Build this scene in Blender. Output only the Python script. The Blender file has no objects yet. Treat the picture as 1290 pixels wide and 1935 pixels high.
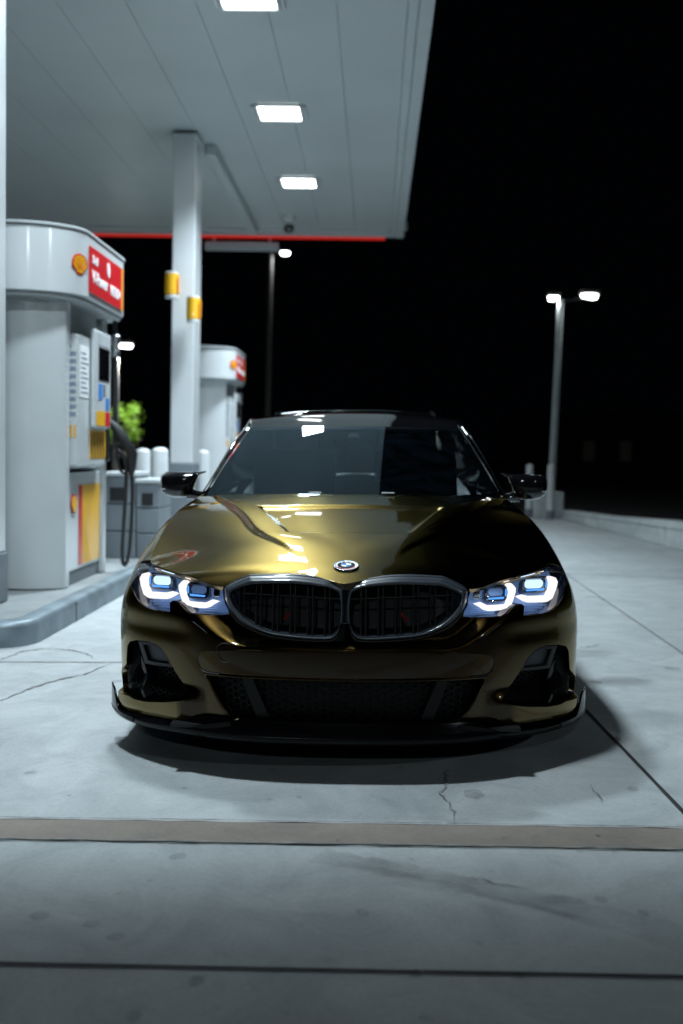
import bpy, math, random
import numpy as np
from mathutils import Vector, Matrix
from mathutils.geometry import delaunay_2d_cdt

random.seed(7)
PI = math.pi
scene = bpy.context.scene
COL = scene.collection

# ------------------------------------------------------------------ camera
IW, IH = 1290.0, 1935.0
FPX = 1881.0
CAMH = 1.14
PITCH = math.atan(109.5 / FPX)
ROLL = 0.006
cam = bpy.data.cameras.new("camera")
cam.sensor_fit = 'HORIZONTAL'
cam.sensor_width = 24.0
cam.lens = FPX / IW * 24.0
cam.clip_end = 500
cam.dof.use_dof = True
cam.dof.focus_distance = 3.72
cam.dof.aperture_fstop = 1.7
camo = bpy.data.objects.new("camera", cam)
camo.location = (0, 0, CAMH)
camo.rotation_euler = (Matrix.Rotation(PI / 2 - PITCH, 3, 'X') @ Matrix.Rotation(ROLL, 3, 'Z')).to_euler()
COL.objects.link(camo)
scene.camera = camo
_cr, _sr = math.cos(ROLL), math.sin(ROLL)
_cp, _sp = math.cos(PITCH), math.sin(PITCH)


def project(P):
    P = np.asarray(P, float)
    x = P[..., 0]
    y = P[..., 1]
    z = P[..., 2] - CAMH
    d = y * _cp - z * _sp
    up = y * _sp + z * _cp
    ix, iy = x / d * FPX, -up / d * FPX
    return np.stack([645 + ix * _cr - iy * _sr, 967.5 + ix * _sr + iy * _cr], -1)


def ray(px, py):
    a, b = px - 645.0, py - 967.5
    ix, iy = a * _cr + b * _sr, -a * _sr + b * _cr
    r, u = ix / FPX, -iy / FPX
    return np.array([r, _cp + u * _sp, -_sp + u * _cp])


def on_ground(px, py, z=0.0):
    r = ray(px, py)
    t = (z - CAMH) / r[2]
    return (r[0] * t, r[1] * t, z)


def at_depth(px, py, y):
    r = ray(px, py)
    t = y / r[1]
    return (r[0] * t, y, CAMH + r[2] * t)


# ------------------------------------------------------------------ helpers
def tag(o, label=None, cat=None, group=None, kind=None):
    if label: o["label"] = label
    if cat: o["category"] = cat
    if group: o["group"] = group
    if kind: o["kind"] = kind
    return o


def thing(name, label, cat, loc=(0, 0, 0), rot=(0, 0, 0), group=None):
    o = bpy.data.objects.new(name, None)
    o.empty_display_size = 0.1
    o.location = loc
    o.rotation_euler = rot
    COL.objects.link(o)
    return tag(o, label, cat, group)


def copy_tree(o, parent=None):
    c = o.copy()
    COL.objects.link(c)
    if parent is not None:
        c.parent = parent
    for ch in list(o.children):
        copy_tree(ch, c)
    return c


def nspline(xs, ys):
    xs = np.asarray(xs, float)
    ys = np.asarray(ys, float)
    if ys.ndim == 1:
        ys = ys[:, None]
        flat = True
    else:
        flat = False
    n = len(xs)
    h = np.diff(xs)
    A = np.zeros((n, n))
    R = np.zeros_like(ys)
    A[0, 0] = A[-1, -1] = 1
    for i in range(1, n - 1):
        A[i, i - 1] = h[i - 1]
        A[i, i] = 2 * (h[i - 1] + h[i])
        A[i, i + 1] = h[i]
        R[i] = 6 * ((ys[i + 1] - ys[i]) / h[i] - (ys[i] - ys[i - 1]) / h[i - 1])
    M = np.linalg.solve(A, R)

    def f(x):
        x = np.asarray(x, float)
        xc = np.clip(x, xs[0], xs[-1])
        i = np.clip(np.searchsorted(xs, xc) - 1, 0, n - 2)
        hi = h[i][..., None]
        a = ((xs[i + 1] - xc) / h[i])[..., None]
        b = 1 - a
        v = a * ys[i] + b * ys[i + 1] + ((a ** 3 - a) * M[i] + (b ** 3 - b) * M[i + 1]) * hi ** 2 / 6
        # linear extrapolation
        lo = (ys[1] - ys[0]) / h[0] - h[0] * (2 * M[0] + M[1]) / 6
        hi2 = (ys[-1] - ys[-2]) / h[-1] + h[-1] * (M[-2] + 2 * M[-1]) / 6
        v = v + np.minimum(x - xs[0], 0)[..., None] * lo + np.maximum(x - xs[-1], 0)[..., None] * hi2
        return v[..., 0] if flat else v
    return f


def sstep(a, b, x):
    t = np.clip((np.asarray(x, float) - a) / (b - a), 0, 1)
    return t * t * (3 - 2 * t)


def resample(pts, step, closed=True):
    pts = [np.asarray(p, float) for p in pts]
    out = []
    n = len(pts)
    for i in range(n if closed else n - 1):
        a, b = pts[i], pts[(i + 1) % n]
        k = max(1, int(math.ceil(np.linalg.norm(b - a) / step)))
        for j in range(k):
            out.append(a + (b - a) * j / k)
    if not closed:
        out.append(pts[-1])
    return np.array(out)


def smooth_poly(pts, it=2, closed=True):
    """Chaikin corner cutting."""
    p = [np.asarray(q, float) for q in pts]
    for _ in range(it):
        q = []
        n = len(p)
        rng = range(n) if closed else range(n - 1)
        if not closed:
            q.append(p[0])
        for i in rng:
            a, b = p[i], p[(i + 1) % n]
            q.append(a * .75 + b * .25)
            q.append(a * .25 + b * .75)
        if not closed:
            q.append(p[-1])
        p = q
    return np.array(p)


def inside(poly, P):
    x, y = P[:, 0], P[:, 1]
    c = np.zeros(len(P), bool)
    j = len(poly) - 1
    for i in range(len(poly)):
        xi, yi = poly[i]
        xj, yj = poly[j]
        m = ((yi > y) != (yj > y))
        if m.any():
            t = (xj - xi) * (y - yi) / ((yj - yi) if yj != yi else 1e-12) + xi
            c ^= m & (x < t)
        j = i
    return c


def raw_mesh(name, verts, faces, mat=None, parent=None, normals=None, smooth=True):
    me = bpy.data.meshes.new(name)
    me.from_pydata([tuple(v) for v in verts], [], [tuple(int(i) for i in f) for f in faces])
    me.update()
    if smooth:
        me.polygons.foreach_set("use_smooth", [True] * len(me.polygons))
    if normals is not None:
        me.normals_split_custom_set_from_vertices([tuple(n) for n in normals])
    if mat: me.materials.append(mat)
    o = bpy.data.objects.new(name, me)
    COL.objects.link(o)
    if parent is not None: o.parent = parent
    return o


class MB:
    def __init__(self):
        self.v, self.f = [], []

    def add(self, vs, fs):
        k = len(self.v)
        self.v += [tuple(p) for p in vs]
        self.f += [tuple(i + k for i in f) for f in fs]
        return self

    def box(self, x0, x1, y0, y1, z0, z1, M=None):
        vs = [(x, y, z) for z in (z0, z1) for y in (y0, y1) for x in (x0, x1)]
        if M is not None: vs = [tuple(M @ Vector(p)) for p in vs]
        return self.add(vs, [(0, 2, 3, 1), (4, 5, 7, 6), (0, 1, 5, 4), (2, 6, 7, 3), (0, 4, 6, 2), (1, 3, 7, 5)])

    def prism(self, poly, z0, z1, axis='z'):
        n = len(poly)
        if axis == 'z':
            vs = [(p[0], p[1], z0) for p in poly] + [(p[0], p[1], z1) for p in poly]
        elif axis == 'x':
            vs = [(z0, p[0], p[1]) for p in poly] + [(z1, p[0], p[1]) for p in poly]
        else:
            vs = [(p[0], z0, p[1]) for p in poly] + [(p[0], z1, p[1]) for p in poly]
        fs = [tuple(range(n))[::-1], tuple(range(n, 2 * n))] + [(i, (i + 1) % n, n + (i + 1) % n, n + i) for i in range(n)]
        return self.add(vs, fs)

    def lathe(self, prof, n=24, c=(0, 0, 0), M=None):
        """prof: list of (r, z)"""
        vs, fs = [], []
        for r, z in prof:
            for k in range(n):
                a = 2 * PI * k / n
                vs.append((c[0] + r * math.cos(a), c[1] + r * math.sin(a), c[2] + z))
        for i in range(len(prof) - 1):
            for k in range(n):
                k2 = (k + 1) % n
                fs.append((i * n + k, i * n + k2, (i + 1) * n + k2, (i + 1) * n + k))
        if M is not None: vs = [tuple(M @ Vector(p)) for p in vs]
        return self.add(vs, fs)

    def tube(self, path, r, n=10, cap=True):
        path = [Vector(p) for p in path]
        rs = r if isinstance(r, (list, tuple)) else [r] * len(path)
        vs, fs = [], []
        up = Vector((0.13, 0.2, 1)).normalized()
        for i, p in enumerate(path):
            t = (path[min(i + 1, len(path) - 1)] - path[max(i - 1, 0)]).normalized()
            a = t.cross(up)
            if a.length < 1e-3: a = t.cross(Vector((1, 0, 0)))
            a.normalize()
            b = t.cross(a)
            up = -b if False else up
            for k in range(n):
                g = 2 * PI * k / n
                vs.append(tuple(p + (a * math.cos(g) + b * math.sin(g)) * rs[i]))
        for i in range(len(path) - 1):
            for k in range(n):
                k2 = (k + 1) % n
                fs.append((i * n + k, i * n + k2, (i + 1) * n + k2, (i + 1) * n + k))
        if cap:
            fs.append(tuple(range(n))[::-1])
            fs.append(tuple((len(path) - 1) * n + k for k in range(n)))
        return self.add(vs, fs)

    def build(self, name, mat, parent=None, bevel=0.0, seg=2, smooth=False, angle=35):
        me = bpy.data.meshes.new(name)
        me.from_pydata(self.v, [], self.f)
        me.update()
        me.materials.append(mat)
        o = bpy.data.objects.new(name, me)
        COL.objects.link(o)
        if parent is not None: o.parent = parent
        if smooth or bevel:
            me.polygons.foreach_set("use_smooth", [True] * len(me.polygons))
            me.set_sharp_from_angle(angle=math.radians(angle))
        if bevel:
            m = o.modifiers.new("bevel", 'BEVEL')
            m.width = bevel
            m.segments = seg
            m.limit_method = 'ANGLE'
            m.angle_limit = math.radians(40)
            m.harden_normals = True
        return o


def grid_mesh(name, fn, A, B, mat, parent=None, flip=False):
    A, B = np.asarray(A), np.asarray(B)
    aa, bb = np.meshgrid(A, B, indexing='ij')
    V = fn(aa.ravel(), bb.ravel())
    nb = len(B)
    fs = []
    for i in range(len(A) - 1):
        for j in range(nb - 1):
            f = (i * nb + j, (i + 1) * nb + j, (i + 1) * nb + j + 1, i * nb + j + 1)
            fs.append(f[::-1] if flip else f)
    return raw_mesh(name, V, fs, mat, parent)


def text_mesh(name, body, size, mat, parent, M, bold=0.0, extrude=0.0015, align='LEFT'):
    cu = bpy.data.curves.new(name, 'FONT')
    cu.body = body
    cu.size = size
    cu.offset = bold
    cu.extrude = extrude
    cu.align_x = align
    cu.resolution_u = 3
    t = bpy.data.objects.new(name + "_tmp", cu)
    COL.objects.link(t)
    dg = bpy.context.evaluated_depsgraph_get()
    me = bpy.data.meshes.new_from_object(t.evaluated_get(dg))
    bpy.data.objects.remove(t)
    bpy.data.curves.remove(cu)
    me.name = name
    me.transform(M)
    me.materials.clear()
    me.materials.append(mat)
    o = bpy.data.objects.new(name, me)
    COL.objects.link(o)
    if parent is not None: o.parent = parent
    return o


# ------------------------------------------------------------------ materials
def new_mat(name):
    m = bpy.data.materials.new(name)
    m.use_nodes = True
    nt = m.node_tree
    return m, nt, nt.nodes["Principled BSDF"]


def mat(name, col, rough=0.5, metal=0.0, coat=0.0, coat_rough=0.03, var=0.08, scale=6.0, bump=0.0, bscale=60.0, emit=None, estr=0.0, ior=1.5, spec=0.5):
    m, nt, b = new_mat(name)
    b.inputs["Roughness"].default_value = rough
    b.inputs["Metallic"].default_value = metal
    b.inputs["Coat Weight"].default_value = coat
    b.inputs["Coat Roughness"].default_value = coat_rough
    b.inputs["IOR"].default_value = ior
    b.inputs["Specular IOR Level"].default_value = spec
    tc = nt.nodes.new("ShaderNodeTexCoord")
    nz = nt.nodes.new("ShaderNodeTexNoise")
    nz.inputs["Scale"].default_value = scale
    nz.inputs["Detail"].default_value = 5
    nt.links.new(tc.outputs["Object"], nz.inputs["Vector"])
    rp = nt.nodes.new("ShaderNodeValToRGB")
    rp.color_ramp.elements[0].position = 0.3
    rp.color_ramp.elements[1].position = 0.7
    rp.color_ramp.elements[0].color = tuple(c * (1 - var) for c in col) + (1,)
    rp.color_ramp.elements[1].color = tuple(min(1, c * (1 + var)) for c in col) + (1,)
    nt.links.new(nz.outputs["Fac"], rp.inputs["Fac"])
    nt.links.new(rp.outputs["Color"], b.inputs["Base Color"])
    if bump:
        n2 = nt.nodes.new("ShaderNodeTexNoise")
        n2.inputs["Scale"].default_value = bscale
        n2.inputs["Detail"].default_value = 4
        nt.links.new(tc.outputs["Object"], n2.inputs["Vector"])
        bp = nt.nodes.new("ShaderNodeBump")
        bp.inputs["Strength"].default_value = bump
        bp.inputs["Distance"].default_value = 0.01
        nt.links.new(n2.outputs["Fac"], bp.inputs["Height"])
        nt.links.new(bp.outputs["Normal"], b.inputs["Normal"])
    if emit:
        b.inputs["Emission Color"].default_value = tuple(emit) + (1,)
        b.inputs["Emission Strength"].default_value = estr
    return m


def concrete(name, c0, c1, seed=0.0, grime=0.5):
    m, nt, b = new_mat(name)
    N, L = nt.nodes.new, nt.links.new
    tc = N("ShaderNodeTexCoord")
    mp = N("ShaderNodeMapping")
    mp.inputs["Location"].default_value = (seed, seed * 2, 0)
    L(tc.outputs["Object"], mp.inputs["Vector"])

    def noise(scale, detail, rough=0.6, dist=0.0):
        n = N("ShaderNodeTexNoise")
        n.inputs["Scale"].default_value = scale
        n.inputs["Detail"].default_value = detail
        n.inputs["Roughness"].default_value = rough
        n.inputs["Distortion"].default_value = dist
        L(mp.outputs["Vector"], n.inputs["Vector"])
        return n

    def ramp(src, p0, p1, a, c):
        r = N("ShaderNodeValToRGB")
        r.color_ramp.elements[0].position = p0
        r.color_ramp.elements[1].position = p1
        r.color_ramp.elements[0].color = tuple(a) + (1,)
        r.color_ramp.elements[1].color = tuple(c) + (1,)
        L(src, r.inputs["Fac"])
        return r

    def mul(x, y, f=1.0):
        k = N("ShaderNodeMix")
        k.data_type = 'RGBA'
        k.blend_type = 'MULTIPLY'
        k.inputs[0].default_value = f
        L(x, k.inputs[6])
        L(y, k.inputs[7])
        return k.outputs[2]
    big = ramp(noise(0.55, 6, 0.62, 0.6).outputs["Fac"], 0.32, 0.68, c0, c1)
    mid = ramp(noise(3.1, 8, 0.7, 1.2).outputs["Fac"], 0.30, 0.62, (0.78, 0.79, 0.80), (1.04, 1.04, 1.03))
    fine = ramp(noise(70, 6, 0.75).outputs["Fac"], 0.3, 0.7, (0.86, 0.86, 0.86), (1.06, 1.06, 1.06))
    spots = ramp(noise(13, 3, 0.5).outputs["Fac"], 0.22, 0.33, (0.62, 0.60, 0.58), (1, 1, 1))
    blot = ramp(noise(1.35, 4, 0.55, 2.2).outputs["Fac"], 0.30, 0.42, (0.70, 0.71, 0.72), (1, 1, 1))
    c = mul(big.outputs["Color"], mid.outputs["Color"])
    c = mul(c, fine.outputs["Color"])
    c = mul(c, spots.outputs["Color"], grime)
    c = mul(c, blot.outputs["Color"], grime)
    L(c, b.inputs["Base Color"])
    rr = N("ShaderNodeMapRange")
    rr.inputs["To Min"].default_value = 0.55
    rr.inputs["To Max"].default_value = 0.85
    L(mid.outputs["Color"], rr.inputs["Value"])
    L(rr.outputs["Result"], b.inputs["Roughness"])
    bp = N("ShaderNodeBump")
    bp.inputs["Strength"].default_value = 0.25
    bp.inputs["Distance"].default_value = 0.004
    L(noise(120, 6, 0.7).outputs["Fac"], bp.inputs["Height"])
    L(bp.outputs["Normal"], b.inputs["Normal"])
    return m


def glass_mat(name, tint=(0.2, 0.22, 0.22), ior=1.5, rough=0.01, dust_haze=0.03, haze_col=(0.5, 0.55, 0.6), boost=1.0, gloss=(1, 1, 1)):
    m = bpy.data.materials.new(name)
    m.use_nodes = True
    nt = m.node_tree
    nt.nodes.clear()
    N, L = nt.nodes.new, nt.links.new
    out = N("ShaderNodeOutputMaterial")
    tr = N("ShaderNodeBsdfTransparent")
    tr.inputs["Color"].default_value = tuple(tint) + (1,)
    gl = N("ShaderNodeBsdfGlossy")
    gl.inputs["Roughness"].default_value = rough
    gl.inputs["Color"].default_value = tuple(gloss) + (1,)
    fr = N("ShaderNodeFresnel")
    fr.inputs["IOR"].default_value = ior
    ml = N("ShaderNodeMath")
    ml.operation = 'MULTIPLY'
    ml.inputs[1].default_value = boost
    ml.use_clamp = True
    L(fr.outputs["Fac"], ml.inputs[0])
    mx = N("ShaderNodeMixShader")
    L(ml.outputs[0], mx.inputs[0])
    L(tr.outputs[0], mx.inputs[1])
    L(gl.outputs[0], mx.inputs[2])
    last = mx
    if dust_haze:
        df = N("ShaderNodeBsdfDiffuse")
        df.inputs["Color"].default_value = tuple(haze_col) + (1,)
        tc = N("ShaderNodeTexCoord")
        mp = N("ShaderNodeMapping")
        mp.inputs["Scale"].default_value = (1, 1, 2.0)
        nz = N("ShaderNodeTexNoise")
        nz.inputs["Scale"].default_value = 3.5
        nz.inputs["Detail"].default_value = 7
        nz.inputs["Distortion"].default_value = 2.5
        L(tc.outputs["Object"], mp.inputs["Vector"])
        L(mp.outputs["Vector"], nz.inputs["Vector"])
        mr = N("ShaderNodeMapRange")
        mr.inputs["From Min"].default_value = 0.4
        mr.inputs["From Max"].default_value = 0.75
        mr.inputs["To Min"].default_value = dust_haze * 0.15
        mr.inputs["To Max"].default_value = dust_haze
        L(nz.outputs["Fac"], mr.inputs["Value"])
        m2 = N("ShaderNodeMixShader")
        L(mr.outputs["Result"], m2.inputs[0])
        L(mx.outputs[0], m2.inputs[1])
        L(df.outputs[0], m2.inputs[2])
        last = m2
    L(last.outputs[0], out.inputs["Surface"])
    return m


def emit_mat(name, col, s):
    m = bpy.data.materials.new(name)
    m.use_nodes = True
    nt = m.node_tree
    nt.nodes.clear()
    out = nt.nodes.new("ShaderNodeOutputMaterial")
    e = nt.nodes.new("ShaderNodeEmission")
    e.inputs["Color"].default_value = tuple(col) + (1,)
    e.inputs["Strength"].default_value = s
    nt.links.new(e.outputs[0], out.inputs["Surface"])
    return m


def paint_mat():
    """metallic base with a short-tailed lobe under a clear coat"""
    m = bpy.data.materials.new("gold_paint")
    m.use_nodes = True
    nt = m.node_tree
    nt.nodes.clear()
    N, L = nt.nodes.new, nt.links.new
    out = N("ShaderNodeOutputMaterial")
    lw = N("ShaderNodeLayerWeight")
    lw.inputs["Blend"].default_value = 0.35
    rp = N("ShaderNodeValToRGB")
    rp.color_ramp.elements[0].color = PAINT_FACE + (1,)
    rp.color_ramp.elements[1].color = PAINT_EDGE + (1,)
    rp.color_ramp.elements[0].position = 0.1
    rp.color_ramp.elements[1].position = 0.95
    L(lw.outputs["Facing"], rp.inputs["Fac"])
    tc = N("ShaderNodeTexCoord")
    nz = N("ShaderNodeTexNoise")
    nz.inputs["Scale"].default_value = 900
    nz.inputs["Detail"].default_value = 1
    L(tc.outputs["Object"], nz.inputs["Vector"])
    bp = N("ShaderNodeBump")
    bp.inputs["Strength"].default_value = 0.06
    bp.inputs["Distance"].default_value = 0.001
    L(nz.outputs["Fac"], bp.inputs["Height"])
    base = N("ShaderNodeBsdfAnisotropic")
    base.distribution = 'BECKMANN'
    base.inputs["Roughness"].default_value = PAINT_ROUGH
    L(rp.outputs["Color"], base.inputs["Color"])
    L(bp.outputs["Normal"], base.inputs["Normal"])
    coat = N("ShaderNodeBsdfAnisotropic")
    coat.distribution = 'GGX'
    coat.inputs["Roughness"].default_value = 0.03
    coat.inputs["Color"].default_value = (1, 1, 1, 1)
    fr = N("ShaderNodeFresnel")
    fr.inputs["IOR"].default_value = 1.36
    mx = N("ShaderNodeMixShader")
    L(fr.outputs["Fac"], mx.inputs[0])
    L(base.outputs[0], mx.inputs[1])
    L(coat.outputs[0], mx.inputs[2])
    L(mx.outputs[0], out.inputs["Surface"])
    return m


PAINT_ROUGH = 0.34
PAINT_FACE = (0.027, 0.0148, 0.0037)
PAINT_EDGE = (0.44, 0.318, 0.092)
M = {}
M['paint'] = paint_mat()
M['ground'] = concrete("lot_concrete", (0.39, 0.42, 0.43), (0.48, 0.51, 0.515), 3.0, 0.4)
M['tan'] = concrete("tan_concrete", (0.225, 0.195, 0.168), (0.37, 0.315, 0.27), 9.0, 0.8)
M['island'] = concrete("island_concrete", (0.22, 0.235, 0.24), (0.31, 0.33, 0.335), 5.0, 0.4)
M['joint'] = mat("joint_sealant", (0.03, 0.03, 0.032), 0.8, var=0.3, scale=20)
M['crack'] = mat("crack_dark", (0.24, 0.24, 0.235), 0.9, var=0.4, scale=30)
M['stain'] = mat("oil_stain", (0.13, 0.135, 0.135), 0.6, var=0.3, scale=30)
M['kerbsteel'] = mat("kerb_steel", (0.20, 0.25, 0.28), 0.45, 0.4, var=0.25, scale=5, bump=0.15, bscale=20)
M['white'] = mat("white_enamel", (0.58, 0.61, 0.62), 0.28, coat=0.4, coat_rough=0.1, var=0.04, scale=2.5)
M['whitepanel'] = mat("canopy_white", (0.47, 0.515, 0.52), 0.38, var=0.05, scale=0.7)
M['seam'] = mat("seam_grey", (0.36, 0.39, 0.395), 0.7, var=0.1)
M['grey'] = mat("grey_panel", (0.155, 0.18, 0.20), 0.5, var=0.12, scale=3, bump=0.05)
M['greylight'] = mat("light_grey", (0.42, 0.45, 0.46), 0.5, var=0.08)
M['dark'] = mat("dark_rubber", (0.012, 0.013, 0.015), 0.45, var=0.2, scale=12)
M['black'] = mat("matt_black", (0.006, 0.006, 0.007), 0.55, var=0.2, scale=12)
M['gloss'] = mat("gloss_black", (0.005, 0.005, 0.006), 0.08, coat=1.0, coat_rough=0.02, var=0.1)
M['carbon'] = mat("carbon_weave", (0.035, 0.043, 0.055), 0.36, coat=0.9, coat_rough=0.08, var=0.35, scale=260)
M['chrome'] = mat("chrome", (0.75, 0.77, 0.8), 0.12, 1.0, var=0.03)
M['steel'] = mat("brushed_steel", (0.5, 0.52, 0.54), 0.3, 1.0, var=0.1, scale=20)
M['red'] = mat("sign_red", (0.62, 0.008, 0.015), 0.4, coat=0.3, var=0.05)
M['redglow'] = mat("red_edge", (0.7, 0.02, 0.015), 0.4, var=0.05, emit=(1.0, 0.03, 0.015), estr=0.25)
M['yellow'] = mat("sign_yellow", (0.80, 0.42, 0.015), 0.4, coat=0.3, var=0.06)
M['orange'] = mat("sign_orange", (0.85, 0.30, 0.03), 0.4, var=0.05)
M['blue'] = mat("sticker_blue", (0.05, 0.22, 0.60), 0.4, var=0.1)
M['letter'] = mat("white_letter", (0.85, 0.85, 0.85), 0.5, var=0.02)
M['ink'] = mat("grey_ink", (0.22, 0.26, 0.34), 0.6, var=0.1)
M['windscreen'] = glass_mat("windscreen_glass", (0.22, 0.25, 0.26), 1.6, 0.012, 0.006, (0.30, 0.52, 0.8), boost=1.9, gloss=(0.72, 0.88, 1.0))  # thin dust film coloured blue to add a bluish reflection
M['darkglass'] = glass_mat("tinted_glass", (0.015, 0.017, 0.018), 1.35, 0.02, 0.0)
M['lens'] = glass_mat("clear_lens", (0.93, 0.95, 0.97), 1.45, 0.01, 0.0)
M['lampin_glow'] = mat("lamp_reflector_glow", (0.15, 0.25, 0.50), 0.33, 0.5, var=0.25, scale=25, emit=(0.30, 0.52, 1.0), estr=0.15)  # own blue glow stands in for light bouncing inside the headlight
M['lampdark'] = mat("lamp_bezel", (0.02, 0.035, 0.07), 0.2, coat=0.6, var=0.2)
M['drl'] = emit_mat("daytime_light", (1.0, 0.94, 0.93), 1.05)
M['bluering'] = emit_mat("blue_ring", (0.10, 0.36, 1.0), 1.1)
M['coolglow'] = emit_mat("projector_glow", (0.55, 0.78, 1.0), 1.3)
M['lamp'] = emit_mat("canopy_lamp", (0.93, 1.0, 1.0), 9.0)
M['street'] = emit_mat("street_lamp", (0.95, 1.0, 1.0), 14.0)
M['pole'] = mat("pole_paint", (0.34, 0.37, 0.37), 0.55, var=0.15, scale=3)
M['rust'] = mat("dark_pole_paint", (0.17, 0.15, 0.14), 0.6, var=0.2, scale=3)
M['leaf'] = mat("leaf_green", (0.20, 0.36, 0.025), 0.5, var=0.35, scale=8)
M['bark'] = mat("bark", (0.10, 0.075, 0.05), 0.85, var=0.3, scale=14, bump=0.6)
M['wall'] = concrete("wall_concrete", (0.40, 0.44, 0.45), (0.58, 0.62, 0.62), 12.0, 0.5)
M['seat'] = mat("seat_leather", (0.03, 0.032, 0.035), 0.5, var=0.2)
M['skylight'] = mat("sunroof_glass", (0.004, 0.004, 0.005), 0.05, coat=1, var=0.1)
M['building'] = mat("dark_stucco", (0.05, 0.048, 0.045), 0.9, var=0.2)
M['blind'] = mat("window_blind", (0.10, 0.10, 0.09), 0.6, var=0.2, emit=(1.0, 0.9, 0.75), estr=0.002)

# ------------------------------------------------------------------ site frame
SA = 0.0324          # direction of the forecourt lines
LEAN = 0.015         # the lot falls to one side, so uprights lean against it
_cs, _ss = math.cos(SA), math.sin(SA)


def S(x, y, z=0.0):
    return (x * _cs + y * _ss, y * _cs - x * _ss, z)


SROT = (0, LEAN, -SA)
FROT = (0, 0, -SA)

# ------------------------------------------------------------------ ground
gb = MB()
nx, ny = 2, 2
gb.add([(-150, -40, 0), (150, -40, 0), (150, 250, 0), (-150, 250, 0)], [(0, 1, 2, 3)])
ground = gb.build("ground", M['ground'])
tag(ground, "pale grey concrete forecourt with joints, cracks and stains", "ground", kind="structure")


def strip(pts, w, z, jit=0.0, taper=False):
    """flat ribbon along points (x,y)"""
    mb = MB()
    P = [Vector((p[0], p[1], 0)) for p in pts]
    vs = []
    for i, p in enumerate(P):
        t = (P[min(i + 1, len(P) - 1)] - P[max(i - 1, 0)]).normalized()
        n = Vector((-t.y, t.x, 0))
        ww = w * (1 + random.uniform(-jit, jit))
        if taper:
            f = i / (len(P) - 1)
            ww *= max(0.12, math.sin(PI * min(1, f * 1.0 + 0.06)) ** 0.5)
        vs += [tuple(p + n * ww / 2 + Vector((0, 0, z))), tuple(p - n * ww / 2 + Vector((0, 0, z)))]
    mb.add(vs, [(2 * i, 2 * i + 1, 2 * i + 3, 2 * i + 2) for i in range(len(P) - 1)])
    return mb


def gline(a, b, ext=0.0, n=40, jit=0.0):
    A, B = np.array(on_ground(*a)[:2]), np.array(on_ground(*b)[:2])
    d = (B - A)
    A2, B2 = A - d * ext, B + d * ext
    return [A2 + (B2 - A2) * i / n + np.array([random.uniform(-jit, jit), random.uniform(-jit, jit)]) for i in range(n + 1)]


def wiggle(px, n=14, amp=0.02):
    out = []
    G = [np.array(on_ground(*p)[:2]) for p in px]
    for i in range(len(G) - 1):
        for j in range(n):
            out.append(G[i] + (G[i + 1] - G[i]) * j / n + np.array([random.gauss(0, amp), random.gauss(0, amp)]) * (0 if j == 0 else 1))
    out.append(G[-1])
    return out


# tan concrete gutter strip, slightly proud
a0, b0 = on_ground(0, 1548), on_ground(1290, 1567)
a1, b1 = on_ground(0, 1587), on_ground(1290, 1607)


def extl(a, b, t):
    return (a[0] + (b[0] - a[0]) * t, a[1] + (b[1] - a[1]) * t)


tanb = MB()
NT = 120
pts_top, pts_bot = [], []
for i in range(NT + 1):
    t = -2.0 + 5.0 * i / NT
    p, q = extl(a0, b0, t), extl(a1, b1, t)
    pts_top.append((p[0], p[1] + random.gauss(0, .0025), 0.004))
    pts_bot.append((q[0], q[1] + random.gauss(0, .003), 0.004))
tanb.add(pts_top + pts_bot, [(NT + 1 + i, NT + 2 + i, i + 1, i) for i in range(NT)])
tanb.build("paving_strip", M['tan'], ground)
strip(gline((0, 1547.5), (1290, 1566.5), 2, 160, 0.002), 0.007, 0.008, 0.5).build("joint", M['crack'], ground)
strip(gline((0, 1588), (1290, 1608), 2, 160, 0.002), 0.007, 0.008, 0.5).build("joint", M['crack'], ground)
strip(gline((0, 1823), (1290, 1848), 2, 60, 0.001), 0.014, 0.004, 0.2).build("joint", M['joint'], ground)
# long joint on the right of the car, running into the depth
strip(gline((1082, 1317), (1290, 1535), 12, 160, 0.001), 0.016, 0.004, 0.2).build("joint", M['joint'], ground)
strip(gline((1290, 1235), (1150, 1140), 6, 80, 0.001), 0.014, 0.004, 0.2).build("joint", M['crack'], ground)
# cross joint left of the car
strip(gline((0, 1251), (228, 1252), 0.6, 40, 0.001), 0.014, 0.004, 0.2).build("joint", M['crack'], ground)
strip(gline((1090, 1085), (1290, 1092), 1.0, 40, 0.001), 0.02, 0.004, 0.2).build("joint", M['crack'], ground)
for px, w in (([(0, 1325), (60, 1300), (110, 1285), (160, 1275), (214, 1252)], 0.014),
              ([(0, 1248), (40, 1232), (80, 1226), (130, 1228), (165, 1236), (182, 1250)], 0.012),
              ([(845, 1455), (842, 1480), (832, 1502), (850, 1520), (860, 1555)], 0.007),
              ([(1108, 1480), (1128, 1500), (1140, 1522)], 0.004),
              ([(1090, 1130), (1118, 1128), (1150, 1133)], 0.012),
              ([(1098, 1225), (1120, 1222), (1135, 1218)], 0.010),
              ([(905, 1660), (940, 1672), (1000, 1680)], 0.004)):
    strip(wiggle(px, 10, 0.0045), w, 0.004, 0.6, True).build("crack", M['crack'], ground)
st = MB()


def blob(cx, cy, rx, ry, z=0.004, n=18):
    ph = random.uniform(0, 6)
    pts = []
    for k in range(n):
        a = 2 * PI * k / n
        r = 1 + 0.12 * math.sin(2 * a + ph) + 0.05 * math.sin(5 * a + 2 * ph)
        pts.append((cx + rx * r * math.cos(a), cy + ry * r * math.sin(a), z))
    st.add(pts, [tuple(range(n))])


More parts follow.
